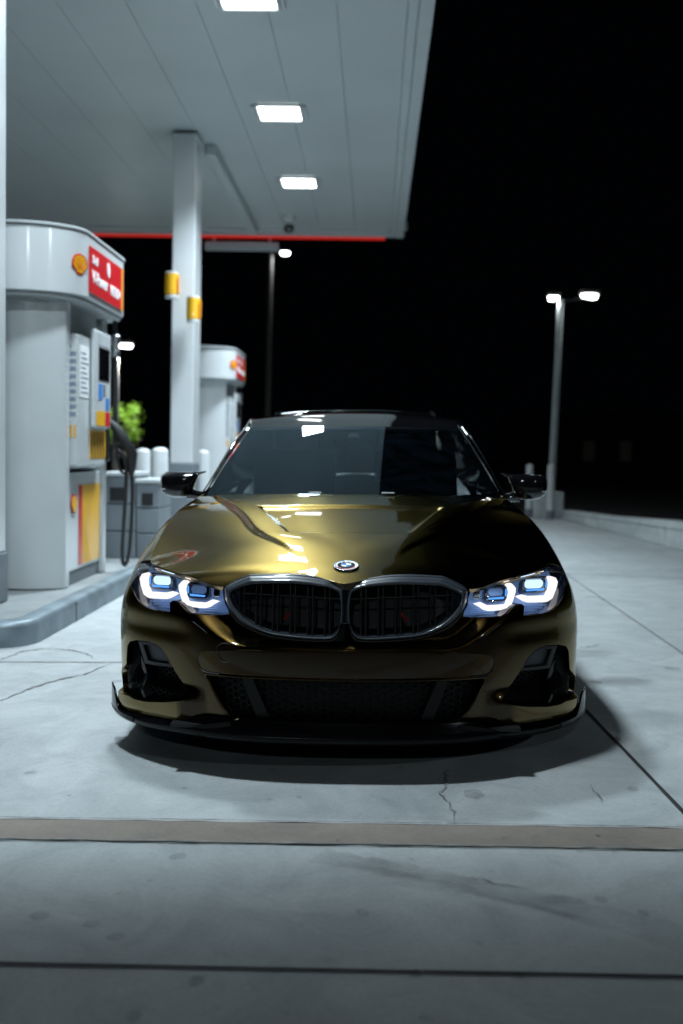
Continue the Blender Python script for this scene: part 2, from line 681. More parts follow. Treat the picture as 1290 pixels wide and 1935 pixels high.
for px, py, r in ((75, 1733, 18), (173, 1748, 16), (218, 1772, 17), (336, 1620, 16), (370, 1857, 18), (252, 1923, 18), (283, 1666, 6),
                  (58, 1461, 11), (349, 1491, 7), (510, 1512, 6), (565, 1508, 6), (778, 1626, 6), (1095, 1611, 7), (1195, 1492, 12), (786, 1842, 14),
                  (1135, 1702, 14), (1215, 1728, 12), (220, 1288, 10), (1125, 1290, 12), (1160, 1612, 6), (980, 1850, 10), (685, 1727, 14), (895, 1502, 22),
                  (515, 1455, 5), (758, 1451, 6), (812, 1464, 5), (1020, 1368, 16), (1270, 1264, 14), (480, 1442, 6), (806, 1927, 14), (130, 1505, 5), (905, 1785, 8), (640, 1590, 5), (1130, 1582, 5)):
    g = on_ground(px, py)
    k = g[1] / FPX
    blob(g[0], g[1], r * k, r * k * 1.1)
SPOTS = st

# faint tyre trail: a darker, see-through film on the concrete
tm = bpy.data.materials.new("tyre_film")
tm.use_nodes = True
tn = tm.node_tree
tn.nodes.clear()
_o = tn.nodes.new("ShaderNodeOutputMaterial")
_t = tn.nodes.new("ShaderNodeBsdfTransparent")
_d = tn.nodes.new("ShaderNodeBsdfDiffuse")
_d.inputs["Color"].default_value = (0.05, 0.05, 0.05, 1)
_x = tn.nodes.new("ShaderNodeMixShader")
_tc = tn.nodes.new("ShaderNodeTexCoord")
_n = tn.nodes.new("ShaderNodeTexNoise")
_n.inputs["Scale"].default_value = 5
_n.inputs["Detail"].default_value = 6
_mr = tn.nodes.new("ShaderNodeMapRange")
_mr.inputs["From Min"].default_value = 0.35
_mr.inputs["From Max"].default_value = 0.7
_mr.inputs["To Min"].default_value = 0.0
_mr.inputs["To Max"].default_value = 0.22
tn.links.new(_tc.outputs["Object"], _n.inputs["Vector"])
tn.links.new(_n.outputs["Fac"], _mr.inputs["Value"])
tn.links.new(_mr.outputs["Result"], _x.inputs[0])
tn.links.new(_t.outputs[0], _x.inputs[1])
tn.links.new(_d.outputs[0], _x.inputs[2])
tn.links.new(_x.outputs[0], _o.inputs["Surface"])
sm_ = tm.copy()
sm_.name = 'oil_film'
for nd in sm_.node_tree.nodes:
    if nd.type == 'MAP_RANGE':
        nd.inputs['To Min'].default_value = .10
        nd.inputs['To Max'].default_value = .24
    if nd.type == 'TEX_NOISE':
        nd.inputs['Scale'].default_value = 30
SPOTS.build('oil_spots', sm_, ground)['kind'] = 'stuff'
for px, w in (([(600, 1618), (760, 1648), (900, 1678), (1060, 1712), (1290, 1768)], 0.10),
              ([(640, 1630), (800, 1662), (960, 1700), (1290, 1795)], 0.03)):
    strip(wiggle(px, 10, 0.004), w, 0.004, 0.25).build("tyre_trail", tm, ground)

# ------------------------------------------------------------------ pump island with kerb
IX1, IX0, IY0, IY1, IZ = -2.0, -3.35, 5.66, 18.2, 0.15


def rrect(x0, x1, y0, y1, r, n=8):
    pts = []
    for cx, cy, a0 in ((x1 - r, y0 + r, -90), (x1 - r, y1 - r, 0), (x0 + r, y1 - r, 90), (x0 + r, y0 + r, 180)):
        for k in range(n + 1):
            a = math.radians(a0 + 90 * k / n)
            pts.append((cx + r * math.cos(a), cy + r * math.sin(a)))
    return pts


island = thing("pump_island", "raised concrete island with grey rounded kerb beside the car", "kerb island", S(0, 0, 0), FROT)
island["kind"] = "structure"
kb = MB()
outer = rrect(IX0, IX1, IY0, IY1, 0.22)
inner = rrect(IX0 + .12, IX1 - .12, IY0 + .12, IY1 - .12, 0.12)
prof = [(0.0, -0.01), (0.0, 0.115), (0.012, 0.137), (0.035, IZ), (0.12, IZ)]
vs, fs = [], []
for t, z in prof:
    for p, q in zip(outer, inner):
        f = t / 0.12
        vs.append((p[0] + (q[0] - p[0]) * f, p[1] + (q[1] - p[1]) * f, z))
n = len(outer)
for i in range(len(prof) - 1):
    for k in range(n):
        fs.append((i * n + k, i * n + (k + 1) % n, (i + 1) * n + (k + 1) % n, (i + 1) * n + k))
kb.add(vs, fs)
kb.build("kerb", M['kerbsteel'], island, smooth=True, angle=50)
ib = MB()
ib.prism(inner, 0.0, IZ - 0.002)
ib.build("island_top", M['island'], island)
for y in (6.6, 8.1, 9.6, 11.1, 12.6, 14.1):
    MB().box(IX1 - .03, IX1 + .003, y, y + .008, 0.0, .13).build("kerb_joint", M['joint'], island)

# ------------------------------------------------------------------ canopy
HC = 5.0
canopy = thing("station_canopy", "large white flat canopy roof with panelled soffit and red lit edge", "canopy", S(0, 0, HC), SROT)
CX1, CX0, CY0, CY1 = 0.485, -9.5, 1.7, 17.75
sb = MB()
pw = 0.61
x = CX0
xs = []
while x < CX1 - 0.75:
    xs.append((x, x + pw - 0.0035))
    x += pw
xe = x
for (p, q) in xs:
    sb.box(p, q, CY0 + .35, CY1 - .35, 0.0, 0.04)
sb.build("soffit", M['whitepanel'], canopy, bevel=0.0015, seg=1)
s2 = MB()
s2.box(CX0, xe, CY0 + .3, CY1 - .3, 0.041, 0.06)
s2.build("soffit_gap", M['seam'], canopy)
eb = MB()
eb.box(xe, CX1 - .13, CY0 + .06, CY1 - .06, -0.03, 0.06)
for k in range(7):
    y = CY0 + 1.0 + k * 2.1
eb.build("edge_trim", M['whitepanel'], canopy, bevel=0.01)
e2 = MB()
e2.box(CX0, xe - .003, CY1 - .345, CY1 - .06, -0.03, 0.06)
e2.build("edge_trim", M['whitepanel'], canopy, bevel=0.01)
e2 = MB()
e2.box(CX0, xe - .003, CY0 + .06, CY0 + .345, -0.03, 0.06)
e2.build("edge_trim", M['whitepanel'], canopy, bevel=0.01)
fb = MB()
fb.box(CX1 - .128, CX1, CY0, CY1, -0.07, 0.95)
fb.box(CX0, CX1 - .13, CY1 - .055, CY1, -0.06, 0.95)
fb.box(CX0, CX1 - .13, CY0, CY0 + .055, -0.06, 0.95)
fb.box(CX0 - .1, CX0 - .002, CY0, CY1, -0.06, 0.95)
fb.box(CX0, CX1 - .13, CY0 + .056, CY1 - .056, .93, .945)
fb.build("fascia", M['whitepanel'], canopy, bevel=0.008)
rb = MB()
rb.box(CX0, CX1 - .32, CY1 + .002, CY1 + .12, -0.085, 0.02)
rb.build("red_edge_strip", M['redglow'], canopy, bevel=0.01)
for k in range(6):
    y = CY0 + 1.6 + k * 2.4
    MB().box(xe + .01, CX1 - .135, y, y + .012, -0.033, -0.029).build("trim_seam", M['seam'], canopy)
bb = MB()
bb.box(-2.17, -2.03, 12.75, CY1 - .36, -0.14, -0.002)
bb.build("drain_beam", M['whitepanel'], canopy, bevel=0.02)
hk = MB()
hk.box(CX1, CX1 + .06, CY1 - .25, CY1 - .1, 0.04, .16)
hk.build("bracket", M['greylight'], canopy, bevel=.01)

# canopy lights
LX = -1.10
LAMP_W = 150.0


def canopy_light(y, label, spread=112, watts=122.0, cut=None):
    t = thing("canopy_light", label, "ceiling light", S(LX, y, HC + (-LX) * LEAN - 0.0), SROT, "square lights under the canopy")
    f = MB()
    w, d = 0.265, 0.04
    for (p, q, r, s) in ((-w, w, -w, -w + .035), (-w, w, w - .035, w), (-w, -w + .035, -w + .036, w - .036), (w - .035, w, -w + .036, w - .036)):
        f.box(p, q, r, s, -d, -.003)
    f.build("frame", M['white'], t, bevel=.012)
    g = MB()
    g.box(-w + .037, w - .037, -w + .037, w - .037, -d + .008, -.01)
    g.build("diffuser", M['lamp'], t, bevel=.02)
    for sx in (-1, 1):
        wing = MB()
        wing.box(sx * w - .02 + sx * .024, sx * w + .02 + sx * .024, -w + .05, w - .05, -.035, -.003)
        wing.build("side_reflector", M['white'], t, bevel=.01)
    L = bpy.data.lights.new("canopy_lamp", 'AREA')
    L.shape = 'SQUARE'
    L.size = 0.44
    L.energy = watts
    L.color = (0.77, 0.91, 1.0)
    L.spread = math.radians(spread)
    if cut:      # added cut-off, no part of the lamp: darkens the foreground
        L.use_nodes = True
        nt = L.node_tree
        em = [n for n in nt.nodes if n.type == 'EMISSION'][0]
        ge = nt.nodes.new("ShaderNodeNewGeometry")
        sx = nt.nodes.new("ShaderNodeSeparateXYZ")
        nt.links.new(ge.outputs["Incoming"], sx.inputs[0])
        dv = nt.nodes.new("ShaderNodeMath")
        dv.operation = 'DIVIDE'
        nt.links.new(sx.outputs["Y"], dv.inputs[0])
        az = nt.nodes.new("ShaderNodeMath")
        az.operation = 'ABSOLUTE'
        nt.links.new(sx.outputs["Z"], az.inputs[0])
        nt.links.new(az.outputs[0], dv.inputs[1])
        mr = nt.nodes.new("ShaderNodeMapRange")
        mr.interpolation_type = 'SMOOTHSTEP'
        mr.inputs["From Min"].default_value = cut[0]
        mr.inputs["From Max"].default_value = cut[1]
        nt.links.new(dv.outputs[0], mr.inputs["Value"])
        ml = mr
        nt.links.new(ml.outputs[0], em.inputs["Strength"])
    lo = bpy.data.objects.new("canopy_lamp", L)
    lo.location = (0, 0, -0.06)
    lo.parent = t
    COL.objects.link(lo)
    return t


canopy_light(8.62, "bright square canopy light cut by the top of the picture")
canopy_light(11.5, "bright square canopy light between the nearest and the farthest one")
canopy_light(14.4, "bright square canopy light farthest away, nearest the roof's far edge")
canopy_light(5.74, "bright square canopy light above the car, just out of view", 180, 118.0, (-.78, -.50))
canopy_light(2.87, "square canopy light with added cut-off over the car's nose, out of view", 150, 102.0, (-.13, .07))

# security camera under the far edge
scam = thing("security_camera", "small white dome camera hanging under the canopy's far end", "security camera", S(-1.42, 16.55, HC + .02), SROT)
MB().lathe([(0.0, -.001), (.10, -.001), (.10, -.06), (.06, -.09), (.05, -.14)], 20).build("mount", M['white'], scam, smooth=True)
MB().lathe([(.05, -.141), (.085, -.15), (.09, -.20), (.06, -.25), (0.0, -.265)], 20).build("dome", M['gloss'], scam, smooth=True)

# clearance bar hung from far edge
cbp = at_depth(457, 466, 17.95)
cbar = thing("clearance_bar", "long pale grey bar hung below the red canopy edge", "bar", cbp, SROT)
MB().box(-.655, .655, -.05, .05, -.075, .075).build("bar", M['whitepanel'], cbar, bevel=.012)
for sx in (-.5, .5):
    MB().box(sx - .025, sx + .025, -.012, .012, .076, .32).build("hanger", M['greylight'], cbar)


# columns
def column(name, label, x1, y0, w, d, base_h):
    t = thing(name, label, "column", S(x1, y0, IZ), SROT, "canopy columns on the pump island")
    MB().box(-w, 0, 0, d, base_h + .002, HC - IZ - .004 + 0).build("shaft", M['white'], t, bevel=.012)
    b = MB()
    b.box(-w - .012, .012, -.012, d + .012, 0, base_h)
    b.build("base", M['grey'], t, bevel=.012)
    cp = MB()
    cp.box(-w - .02, .02, -.02, d + .02, HC - IZ - .05, HC - IZ - .006)
    cp.build("collar", M['whitepanel'], t, bevel=.01)
    return t


colA = column("canopy_column", "white square column at the picture's left edge with printed notices", -2.44, 6.1, .32, .40, .33)
nb_ = MB()
for k in range(34):
    z = 1.0 + k * 0.027 + (0.06 if k > 20 else 0)
    nb_.box(-.235 + random.uniform(0, .02), -.03 - random.uniform(0, .05), -.0035, -.001, z, z + .009)
nb_.build("notice_print", M['ink'], colA)
colB = column("canopy_column", "white column with yellow number signs rising between the two fuel pumps", -2.25, 12.2, .275, .46, .86)


def number_sign(px, py, y, label, side):
    t = thing("pump_sign", label, "sign", at_depth(px, py, y), SROT, "yellow number signs on the column")
    n = 14
    pts = [(.082 * math.cos(PI + PI * k / n), .06 * math.sin(PI + PI * k / n)) for k in range(n + 1)]
    pts += [(.082, .05), (-.082, .05)]
    MB().prism(pts, -.125, .125).build("body", M['yellow'], t, bevel=.008)
    c = MB()
    c.prism([(p[0] * .97, p[1] * .97) for p in pts], .126, .150)
    c.build("end_cap", M['white'], t, bevel=.008)
    c = MB()
    c.prism([(p[0] * .97, p[1] * .97) for p in pts], -.165, -.126)
    c.build("end_cap", M['white'], t, bevel=.008)
    s = MB()
    s.box(.083, .088, -.045, .04, -.10, .10)
    s.build("number_patch", M['orange'], t)
    return t


number_sign(324.5, 538, 12.12, "upper yellow half round sign on the column's left edge", -1)
number_sign(365, 584, 12.08, "lower yellow half round sign near the column's right edge", 1)
number_sign(341, 695, 12.78, "yellow half round sign mostly hidden behind the column", -1)

# ------------------------------------------------------------------ scallop emblem helper


def scallop(r=1.0):
    """outline of a scallop in 2D, centred"""
    pts = []
    lob = 7
    for k in range(lob * 6 + 1):
        f = k / (lob * 6)
        a = math.radians(-28 + f * 236)
        rr = 1.0 + 0.05 * abs(math.sin(PI * f * lob))
        pts.append((rr * math.cos(a) * 1.04, rr * math.sin(a) * .96 + .10))
    pts += [(-.50, -.66), (-.44, -.95), (.44, -.95), (.50, -.66)]
    return [(p[0] * r, p[1] * r) for p in pts]


def emblem(parent, r, Mx):
    red = MB().prism(scallop(r), 0.0, .006)
    red.v = [tuple(Mx @ Vector(p)) for p in red.v]
    e = red.build("emblem", M['red'], parent)
    yl = MB().prism(scallop(r * .86), .0062, .0085)
    yl.v = [tuple(Mx @ Vector(p)) for p in yl.v]
    return e, yl


# ------------------------------------------------------------------ fuel dispensers
def make_dispenser(label):
    D = thing("fuel_pump", label, "fuel pump", S(-2.235, 7.12, IZ), SROT, "white fuel pumps on the island")
    W_ = .66
    LEN = 1.05

    def bow(y, s, b):   # bowed end
        return [(-W_ / 2 + W_ / 2 * math.cos(a), y + s * b * math.sin(a)) for a in np.linspace(0, PI, 18)]
    # white end towers
    e = MB()
    near = [(0, .10)] + [(-W_ * k / 16, -.11 * math.sin(PI * k / 16) ** .8) for k in range(17)] + [(-W_, .10)]
    e.prism(near[::-1], 0.0, 2.10)
    e.build("end_panel", M['white'], D, bevel=.012, angle=25)
    e = MB()
    far = [(0, LEN - .06)] + [(-W_ * k / 16, LEN + .04 + .11 * math.sin(PI * k / 16) ** .8) for k in range(17)] + [(-W_, LEN - .06)]
    e.prism(far, 0.0, 2.10)
    e.build("end_panel", M['white'], D, bevel=.012, angle=25)
    c = MB()
    c.box(-W_ + .06, -.06, .102, LEN - .062, 0.86, 2.098)
    c.build("cabinet", M['greylight'], D, bevel=.01)
    # lower door
    c = MB()
    c.box(-W_ + .04, -.022, .102, LEN - .062, .10, .84)
    c.build("lower_door", M['white'], D, bevel=.01)
    c = MB()
    c.box(-W_ + .06, -.03, .103, LEN - .063, 0, .098)
    c.build("plinth", M['grey'], D)
    c = MB()
    c.box(-.021, -.017, .47, .96, .13, .74)
    c.build("yellow_panel", M['yellow'], D)
    c = MB()
    c.box(-.021, -.0175, .39, .468, .13, .74)
    c.build("red_panel", M['red'], D)
    # header
    hx, hy0, hy1 = .14, .06, 1.02
    cx = -W_ / 2
    hw = hx - cx
    hp = [(cx + hw * math.cos(a), hy0 + .34 * math.sin(a)) for a in np.linspace(0, -PI, 40)]
    hp += [(cx + hw * math.cos(a), hy1 + .34 * math.sin(a)) for a in np.linspace(PI, 0, 40)]
    h = MB()
    h.prism(hp[::-1], 2.10, 2.55)
    h.build("header", M['white'], D, bevel=.012, angle=25)
    ht = MB()
    ht.prism([(cx + (p[0] - cx) * 1.02, .54 + (p[1] - .54) * 1.02) for p in hp[::-1]], 2.552, 2.574)
    ht.build("header_trim", M['greylight'], D, bevel=.006, angle=25)
    ht = MB()
    ht.prism([(cx + (p[0] - cx) * .96, .54 + (p[1] - .54) * .96) for p in hp[::-1]], 2.075, 2.098)
    ht.build("header_underside", M['greylight'], D)
    # red sign
    s = MB()
    s.box(hx + .001, hx + .012, .06, .94, 2.145, 2.475)
    sg = s.build("sign", M['red'], D, bevel=.003)
    s = MB()
    s.box(hx + .001, hx + .012, .942, 1.0, 2.145, 2.475)
    s.build("sign_border", M['orange'], sg)
    R = Matrix(((0, 0, 1, hx + .0135), (1, 0, 0, 0), (0, 1, 0, 0), (0, 0, 0, 1)))

    def tx(body, size, y, z, bold=0.0, sx=1.0):
        return text_mesh("lettering", body, size, M['letter'], sg, Matrix.Translation((0, y, z)) @ R @ Matrix.Diagonal((sx, 1, 1, 1)), bold)
    tx("Shell", .085, .115, 2.362, .002, .9)
    tx("V-Power", .125, .115, 2.225, .004, .92)
    tx("NITRO+", .105, .61, 2.215, .004, .78)
    ic = MB().lathe([(0, 0), (.045, 0), (.045, .004), (0, .004)], 18)
    ic.v = [(hx + .0125 + p[2], .55 + p[0] * .8, 2.385 + p[1] * 1.25) for p in ic.v]
    ic.build("sign_icon", M['letter'], sg)
    # emblem on curved header
    a = math.radians(-21)
    p = Vector((cx + hw * math.cos(a), hy0 + .34 * math.sin(a), 2.315))
    nrm = Vector((math.cos(a) / hw, math.sin(a) / .34, 0)).normalized()
    tx_ = Vector((0, 0, 1)).cross(nrm).normalized()
    Mx = Matrix((tx_, Vector((0, 0, 1)), nrm)).transposed().to_4x4()
    Mx.translation = p + nrm * .002
    e, yl = emblem(D, .070, Mx)
    yl.build("emblem_field", M['yellow'], e)
    rb_ = MB()
    for k in range(-3, 4):
        an = math.radians(90 + k * 24)
        q0, q1 = (0, -.063), (math.cos(an) * .063, math.sin(an) * .06 + .007)
        rb_.tube([tuple(Mx @ Vector((q0[0] + (q1[0] - q0[0]) * .25, q0[1] + (q1[1] - q0[1]) * .25, .0085))), tuple(Mx @ Vector((q1[0], q1[1], .0085)))], .0022, 5)
    rb_.build("emblem_rib", M['red'], e)
    R2 = Matrix(((0, 0, 1, -.0165), (1, 0, 0, .25), (0, 1, 0, .60), (0, 0, 0, 1)))
    e, yl = emblem(D, .068, R2)
    yl.build("emblem_field", M['yellow'], e)
    # service face (bezel)
    z = MB()
    z.prism([(.12, .88), (.88, .88), (.88, 1.82), (.80, 1.86), (.12, 1.86)], -.058, .05, 'x')
    z.build("service_face", M['white'], D, bevel=.025)
    z = MB()
    z.prism([(.42, 1.18), (.86, 1.18), (.86, 1.93), (.42, 1.93)], .051, .095, 'x')
    z.build("screen_hood", M['white'], D, bevel=.02)
    z = MB()
    z.box(.0955, .099, .50, .80, 1.55, 1.80)
    z.build("display", M['gloss'], D)
    z = MB()
    z.box(.0955, .0985, .50, .60, 1.40, 1.52)
    z.build("card_sticker", M['blue'], D)
    z = MB()
    z.box(.0955, .0985, .70, .80, 1.33, 1.42)
    z.build("card_sticker", M['blue'], D)
    z = MB()
    z.box(.0955, .0985, .44, .68, .98 + .22, 1.31)
    z.build("grade_label", M['yellow'], D)
    z = MB()
    z.box(.0955, .0985, .70, .82, 1.2, 1.31)
    z.build("grade_label", M['red'], D)
    z = MB()
    for k in range(5):
        y0 = .46 + k * .08
        z.prism([(y0, .95), (y0 + .04, .95), (y0 + .01, 1.15), (y0 - .03, 1.15)], .0505, .054, 'x')
    z.build("grade_stripe", M['dark'], D)
    z = MB()
    z.box(.0505, .053, .42, .86, .945, 1.16)
    z.build("grade_label", M['yellow'], D)
    z = MB()
    for r_ in range(4):
        for c_ in range(3):
            z.box(.0955, .0985, .63 + c_ * .022, .646 + c_ * .022, 1.43 + r_ * .024, 1.447 + r_ * .024)
    z.build("keypad", M['grey'], D)
    z = MB()
    z.box(.0955, .0975, .48, .82, 1.815, 1.90)
    z.build("price_panel", M['greylight'], D)
    z = MB()
    z.box(.0505, .054, .16, .38, 1.40, 1.78)
    z.build("notice_card", M['letter'], D)
    z = MB()
    for k in range(9):
        z.box(.0545, .0555, .18, .36 - .03 * (k % 3), 1.43 + k * .036, 1.442 + k * .036)
    z.build("notice_print", M['ink'], D)
    # side stickers facing the camera on the bezel edge
    z = MB()
    for k in range(9):
        z.box(-.03, .035, .1165, .119, 1.26 + k * .055, 1.285 + k * .055)
    z.build("side_print", M['ink'], D)
    z = MB()
    for k in range(3):
        z.box(-.035 + k * .028, -.02 + k * .028, .1165, .119, 1.10, 1.19)
    z.build("side_sticker", M['yellow'], D)
    z = MB().lathe([(0, 0), (.018, 0), (.018, .006), (0, .006)], 14)
    z.v = [(-.02 + q[0], .112 - q[2], 1.76 + q[1]) for q in z.v]
    z.build("lock", M['black'], D)
    # hose: drops from the header, nozzle hung on the face, slack loop below
    hs = MB()
    hs.tube([(.06, 1.10, 2.09), (.065, 1.10, 1.95), (.07, 1.10, 1.6), (.075, 1.09, 1.25), (.085, 1.07, 1.02)], .018, 12)
    hs.build("hose", M['dark'], D, smooth=True)
    lp = MB()
    loop = [(.085, 1.07, 1.02), (.14, 1.08, .98), (.17, 1.08, .90), (.165, 1.09, .70), (.15, 1.10, .45), (.13, 1.12, .18), (.13, 1.14, .06), (.15, 1.17, .04), (.18, 1.18, .16), (.20, 1.16, .45), (.215, 1.12, .68), (.21, 1.10, .84)]
    lp.tube([tuple(v) for v in smooth_poly(loop, 2, False)], .016, 10)
    lp.build("hose", M['dark'], D, smooth=True)
    fi = MB()
    fi.lathe([(.022, 0), (.036, 0), (.036, .05), (.028, .055), (.028, .10), (.036, .105), (.036, .17), (.026, .18)], 16, (.068, 1.10, 1.78))
    fi.build("hose_fitting", M['steel'], D, smooth=True)
    nz = MB()
    nz.tube([(.02, 1.05, 1.26), (.08, 1.06, 1.20), (.15, 1.07, 1.10), (.19, 1.08, 1.02)], [.025, .036, .048, .04], 12)
    nz.tube([(.19, 1.08, 1.05), (.215, 1.09, .98), (.21, 1.10, .86), (.205, 1.10, .80)], [.042, .046, .032, .02], 12)
    nz.tube([(.10, 1.06, 1.06), (.09, 1.07, .96), (.12, 1.08, .84), (.18, 1.09, .80)], .012, 8)
    nz.build("nozzle", M['dark'], D, smooth=True)
    nt_ = MB()
    nt_.box(-.02, .03, 1.0, 1.1, .92, 1.32)
    nt_.build("nozzle_boot", M['dark'], D, bevel=.015)
    return D


pump1 = make_dispenser("large white fuel pump beside the car's front, with red header sign")
pump2 = copy_tree(pump1)
pump2.location = S(-2.27, 15.05, IZ)
pump2["label"] = "smaller white fuel pump in the distance behind the tall column"

# ------------------------------------------------------------------ waste units and bollards on the island


def grey_unit(px0, px1, ytop, y, d, label, lid):
    p0, p1 = at_depth(px0, ytop, y), at_depth(px1, ytop, y)
    t = thing("waste_unit", label, "waste bin", (p0[0], y, IZ), FROT, "grey waste units on the island")
    w = p1[0] - p0[0]
    h = p0[2] - IZ
    b = MB()
    n = 3
    for k in range(n):
        b.box(0, w, 0, d, h * k / n + (.002 if k else 0), h * (k + 1) / n - .008)
    b.build("body", M['grey'], t, bevel=.008)
    b = MB()
    b.box(.008, w - .008, .006, d - .006, .004, h - .01)
    b.build("core", M['dark'], t)
    b = MB()
    b.box(-.015, w + .015, -.02, d + .02, h - .006, h + .035)
    b.build("lid", lid, t, bevel=.012)
    b = MB()
    b.box(w * .25, w * .75, -.006, -.001, h * .70, h * .86)
    b.build("flap", M['black'], t)
    return t


grey_unit(192, 254.5, 899, 9.3, .6, "taller grey waste unit right behind the fuel nozzle", M['greylight'])
grey_unit(257, 300, 912, 9.32, .55, "shorter grey waste unit next to the car's door mirror", M['greylight'])


def bollard(px, py_top, w_px, y, label, z0, group, base=False, r=None):
    p = at_depth(px, py_top, y)
    t = thing("bollard", label, "bollard", (p[0], y, z0), (0, 0.006, 0), group)
    r = r or w_px / 2 * y / FPX
    h = p[2] - z0
    prof = [(r, 0.16 if base else 0), (r, h - r * .55)] + [(r * math.cos(a), h - r * .55 + r * .55 * math.sin(a)) for a in np.linspace(0, PI / 2, 7)[1:]]
    MB().lathe(prof, 24).build("post", M['white'], t, smooth=True, angle=60)
    if base:
        MB().lathe([(r * 1.02, 0), (r * 1.02, .158)], 24).build("foot", M['grey'], t, smooth=True, angle=60)
    return t


G1 = "white bollards on the island"
bollard(269, 847, 28, 11.0, "white domed bollard nearest the pump, left of its pair", IZ, G1)
bollard(301, 845, 32, 10.6, "white domed bollard touching the column's left side, right of its pair", IZ, G1)
bollard(383, 850, 24, 13.6, "white bollard right of the tall column, above the car's mirror", IZ, G1)
bollard(435, 785, 15, 15.6, "slim tall white post beside the distant fuel pump", IZ, G1)

# squeegee box by the column
sq = thing("squeegee_box", "small white washer box with black side next to the bollards", "washer box", at_depth(283, 985, 9.9), FROT)
MB().box(-.02, .10, 0, .2, 0, .26).build("box", M['white'], sq, bevel=.015)
MB().box(-.06, -.022, .01, .19, 0, .27).build("side", M['black'], sq, bevel=.01)
MB().tube([(.04, .1, .26), (.05, .1, .34)], .012, 8).build("handle", M['dark'], sq)

# ------------------------------------------------------------------ right side: low wall, lamp post, bollards, plinth
wall = thing("low_wall", "long low pale concrete wall along the lot's right side", "wall", (0, 0, 0))
wp0, wp1 = np.array(on_ground(1066, 982)[:2]), np.array(on_ground(1290, 1041)[:2])
wd = wp1 - wp0
wa, wb = wp0 - wd * .05, wp0 + wd * 2.3
wn = np.array([wd[1], -wd[0]])
wn = wn / np.linalg.norm(wn)
if wn[0] < 0: wn = -wn
WH = .40
segs = 5


def wall_h(x, y):
    t = float(np.dot(np.array([x, y]) - wp0, wd) / np.dot(wd, wd))
    return .12 + .235 * t if t < 1 else .355 + .05 * (t - 1)


for i in range(segs):
    p, q = wa + (wb - wa) * i / segs, wa + (wb - wa) * (i + 1) / segs - (wb - wa) * .002
    poly = [tuple(p), tuple(q), tuple(q + wn * .22), tuple(p + wn * .22)]
    m_ = MB().prism(poly, 0, 1)
    # the wall steps down with the lot: lower at its far end
    m_.v = [(x, y, z * wall_h(x, y)) for x, y, z in m_.v]
    m_.build("wall_section", M['wall'], wall, bevel=.012)
poly = [tuple(wa - wn * .02), tuple(wb - wn * .02), tuple(wb + wn * .24), tuple(wa + wn * .24)]
m_ = MB().prism(poly, 0, 1)
m_.v = [(x, y, wall_h(x, y) + .001 + .045 * z) for x, y, z in m_.v]
m_.build("coping", M['wall'], wall, bevel=.01)

M['asphalt'] = concrete("darkened_asphalt", (0.012, 0.012, 0.013), (0.022, 0.022, 0.023), 21.0, 0.4)  # near-black colour stands in for the unlit land beyond the wall
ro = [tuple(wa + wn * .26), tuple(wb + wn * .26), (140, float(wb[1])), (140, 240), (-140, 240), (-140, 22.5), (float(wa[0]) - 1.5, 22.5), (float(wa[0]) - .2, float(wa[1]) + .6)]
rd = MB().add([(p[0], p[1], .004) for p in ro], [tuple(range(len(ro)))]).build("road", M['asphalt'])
tag(rd, "asphalt road coloured near-black to stay dark beyond the low wall", "road", kind="structure")
pl = on_ground(1008, 979)
pr = on_ground(1048, 979)
plinth = thing("lamp_plinth", "pale concrete block at the foot of the right lamp post", "concrete block", (pl[0], pl[1], 0), FROT)
MB().box(0, .54, 0, .5, 0, .47).build("block", M['wall'], plinth, bevel=.02)


def lamp_post(px, py0, py1, y, r, material, label, heads, lean, z0=0.0):
    p = at_depth(px, py0, y)
    top = at_depth(px, py1, y)
    t = thing("lamp_post", label, "lamp post", (p[0], y, z0), (0, lean, 0), "tall lot lamp posts")
    h = top[2] - z0
    MB().lathe([(r * 1.15, 0), (r * .85, h)], 16).build("pole", material, t, smooth=True)
    for (dx, dz, w, dep, watts) in heads:
        ar = MB()
        ar.tube([(0, 0, h - .05), (dx * .55, 0, h - .01 + dz * .5), (dx, 0, h + dz)], .03, 8)
        ar.build("arm", M['black'], t, smooth=True)
        hd = MB()
        hd.box(dx - w / 2, dx + w / 2, -dep / 2, dep / 2, h + dz + .05, h + dz + .12)
        hb = hd.build("lamp_head", M['rust'], t, bevel=.02)
        ln = MB()
        n = 16
        ln.add([(dx + w * .46 * math.cos(2 * PI * k / n), dep * .46 * math.sin(2 * PI * k / n), h + dz + .045) for k in range(n)] +
               [(dx + w * .40 * math.cos(2 * PI * k / n), dep * .40 * math.sin(2 * PI * k / n), h + dz - .02) for k in range(n)],
               [tuple(range(n))[::-1], tuple(range(n, 2 * n))] + [(k, (k + 1) % n, n + (k + 1) % n, n + k) for k in range(n)])
        ln.build("lens", M['street'], hb)
        if watts:
            L = bpy.data.lights.new("street_lamp", 'AREA')
            L.shape = 'DISK'
            L.size = w * .8
            L.energy = watts
            L.color = (0.88, 0.97, 1.0)
            lo = bpy.data.objects.new("street_lamp", L)
            lo.location = (dx, 0, h + dz - .05)
            lo.parent = t
            COL.objects.link(lo)
    return t


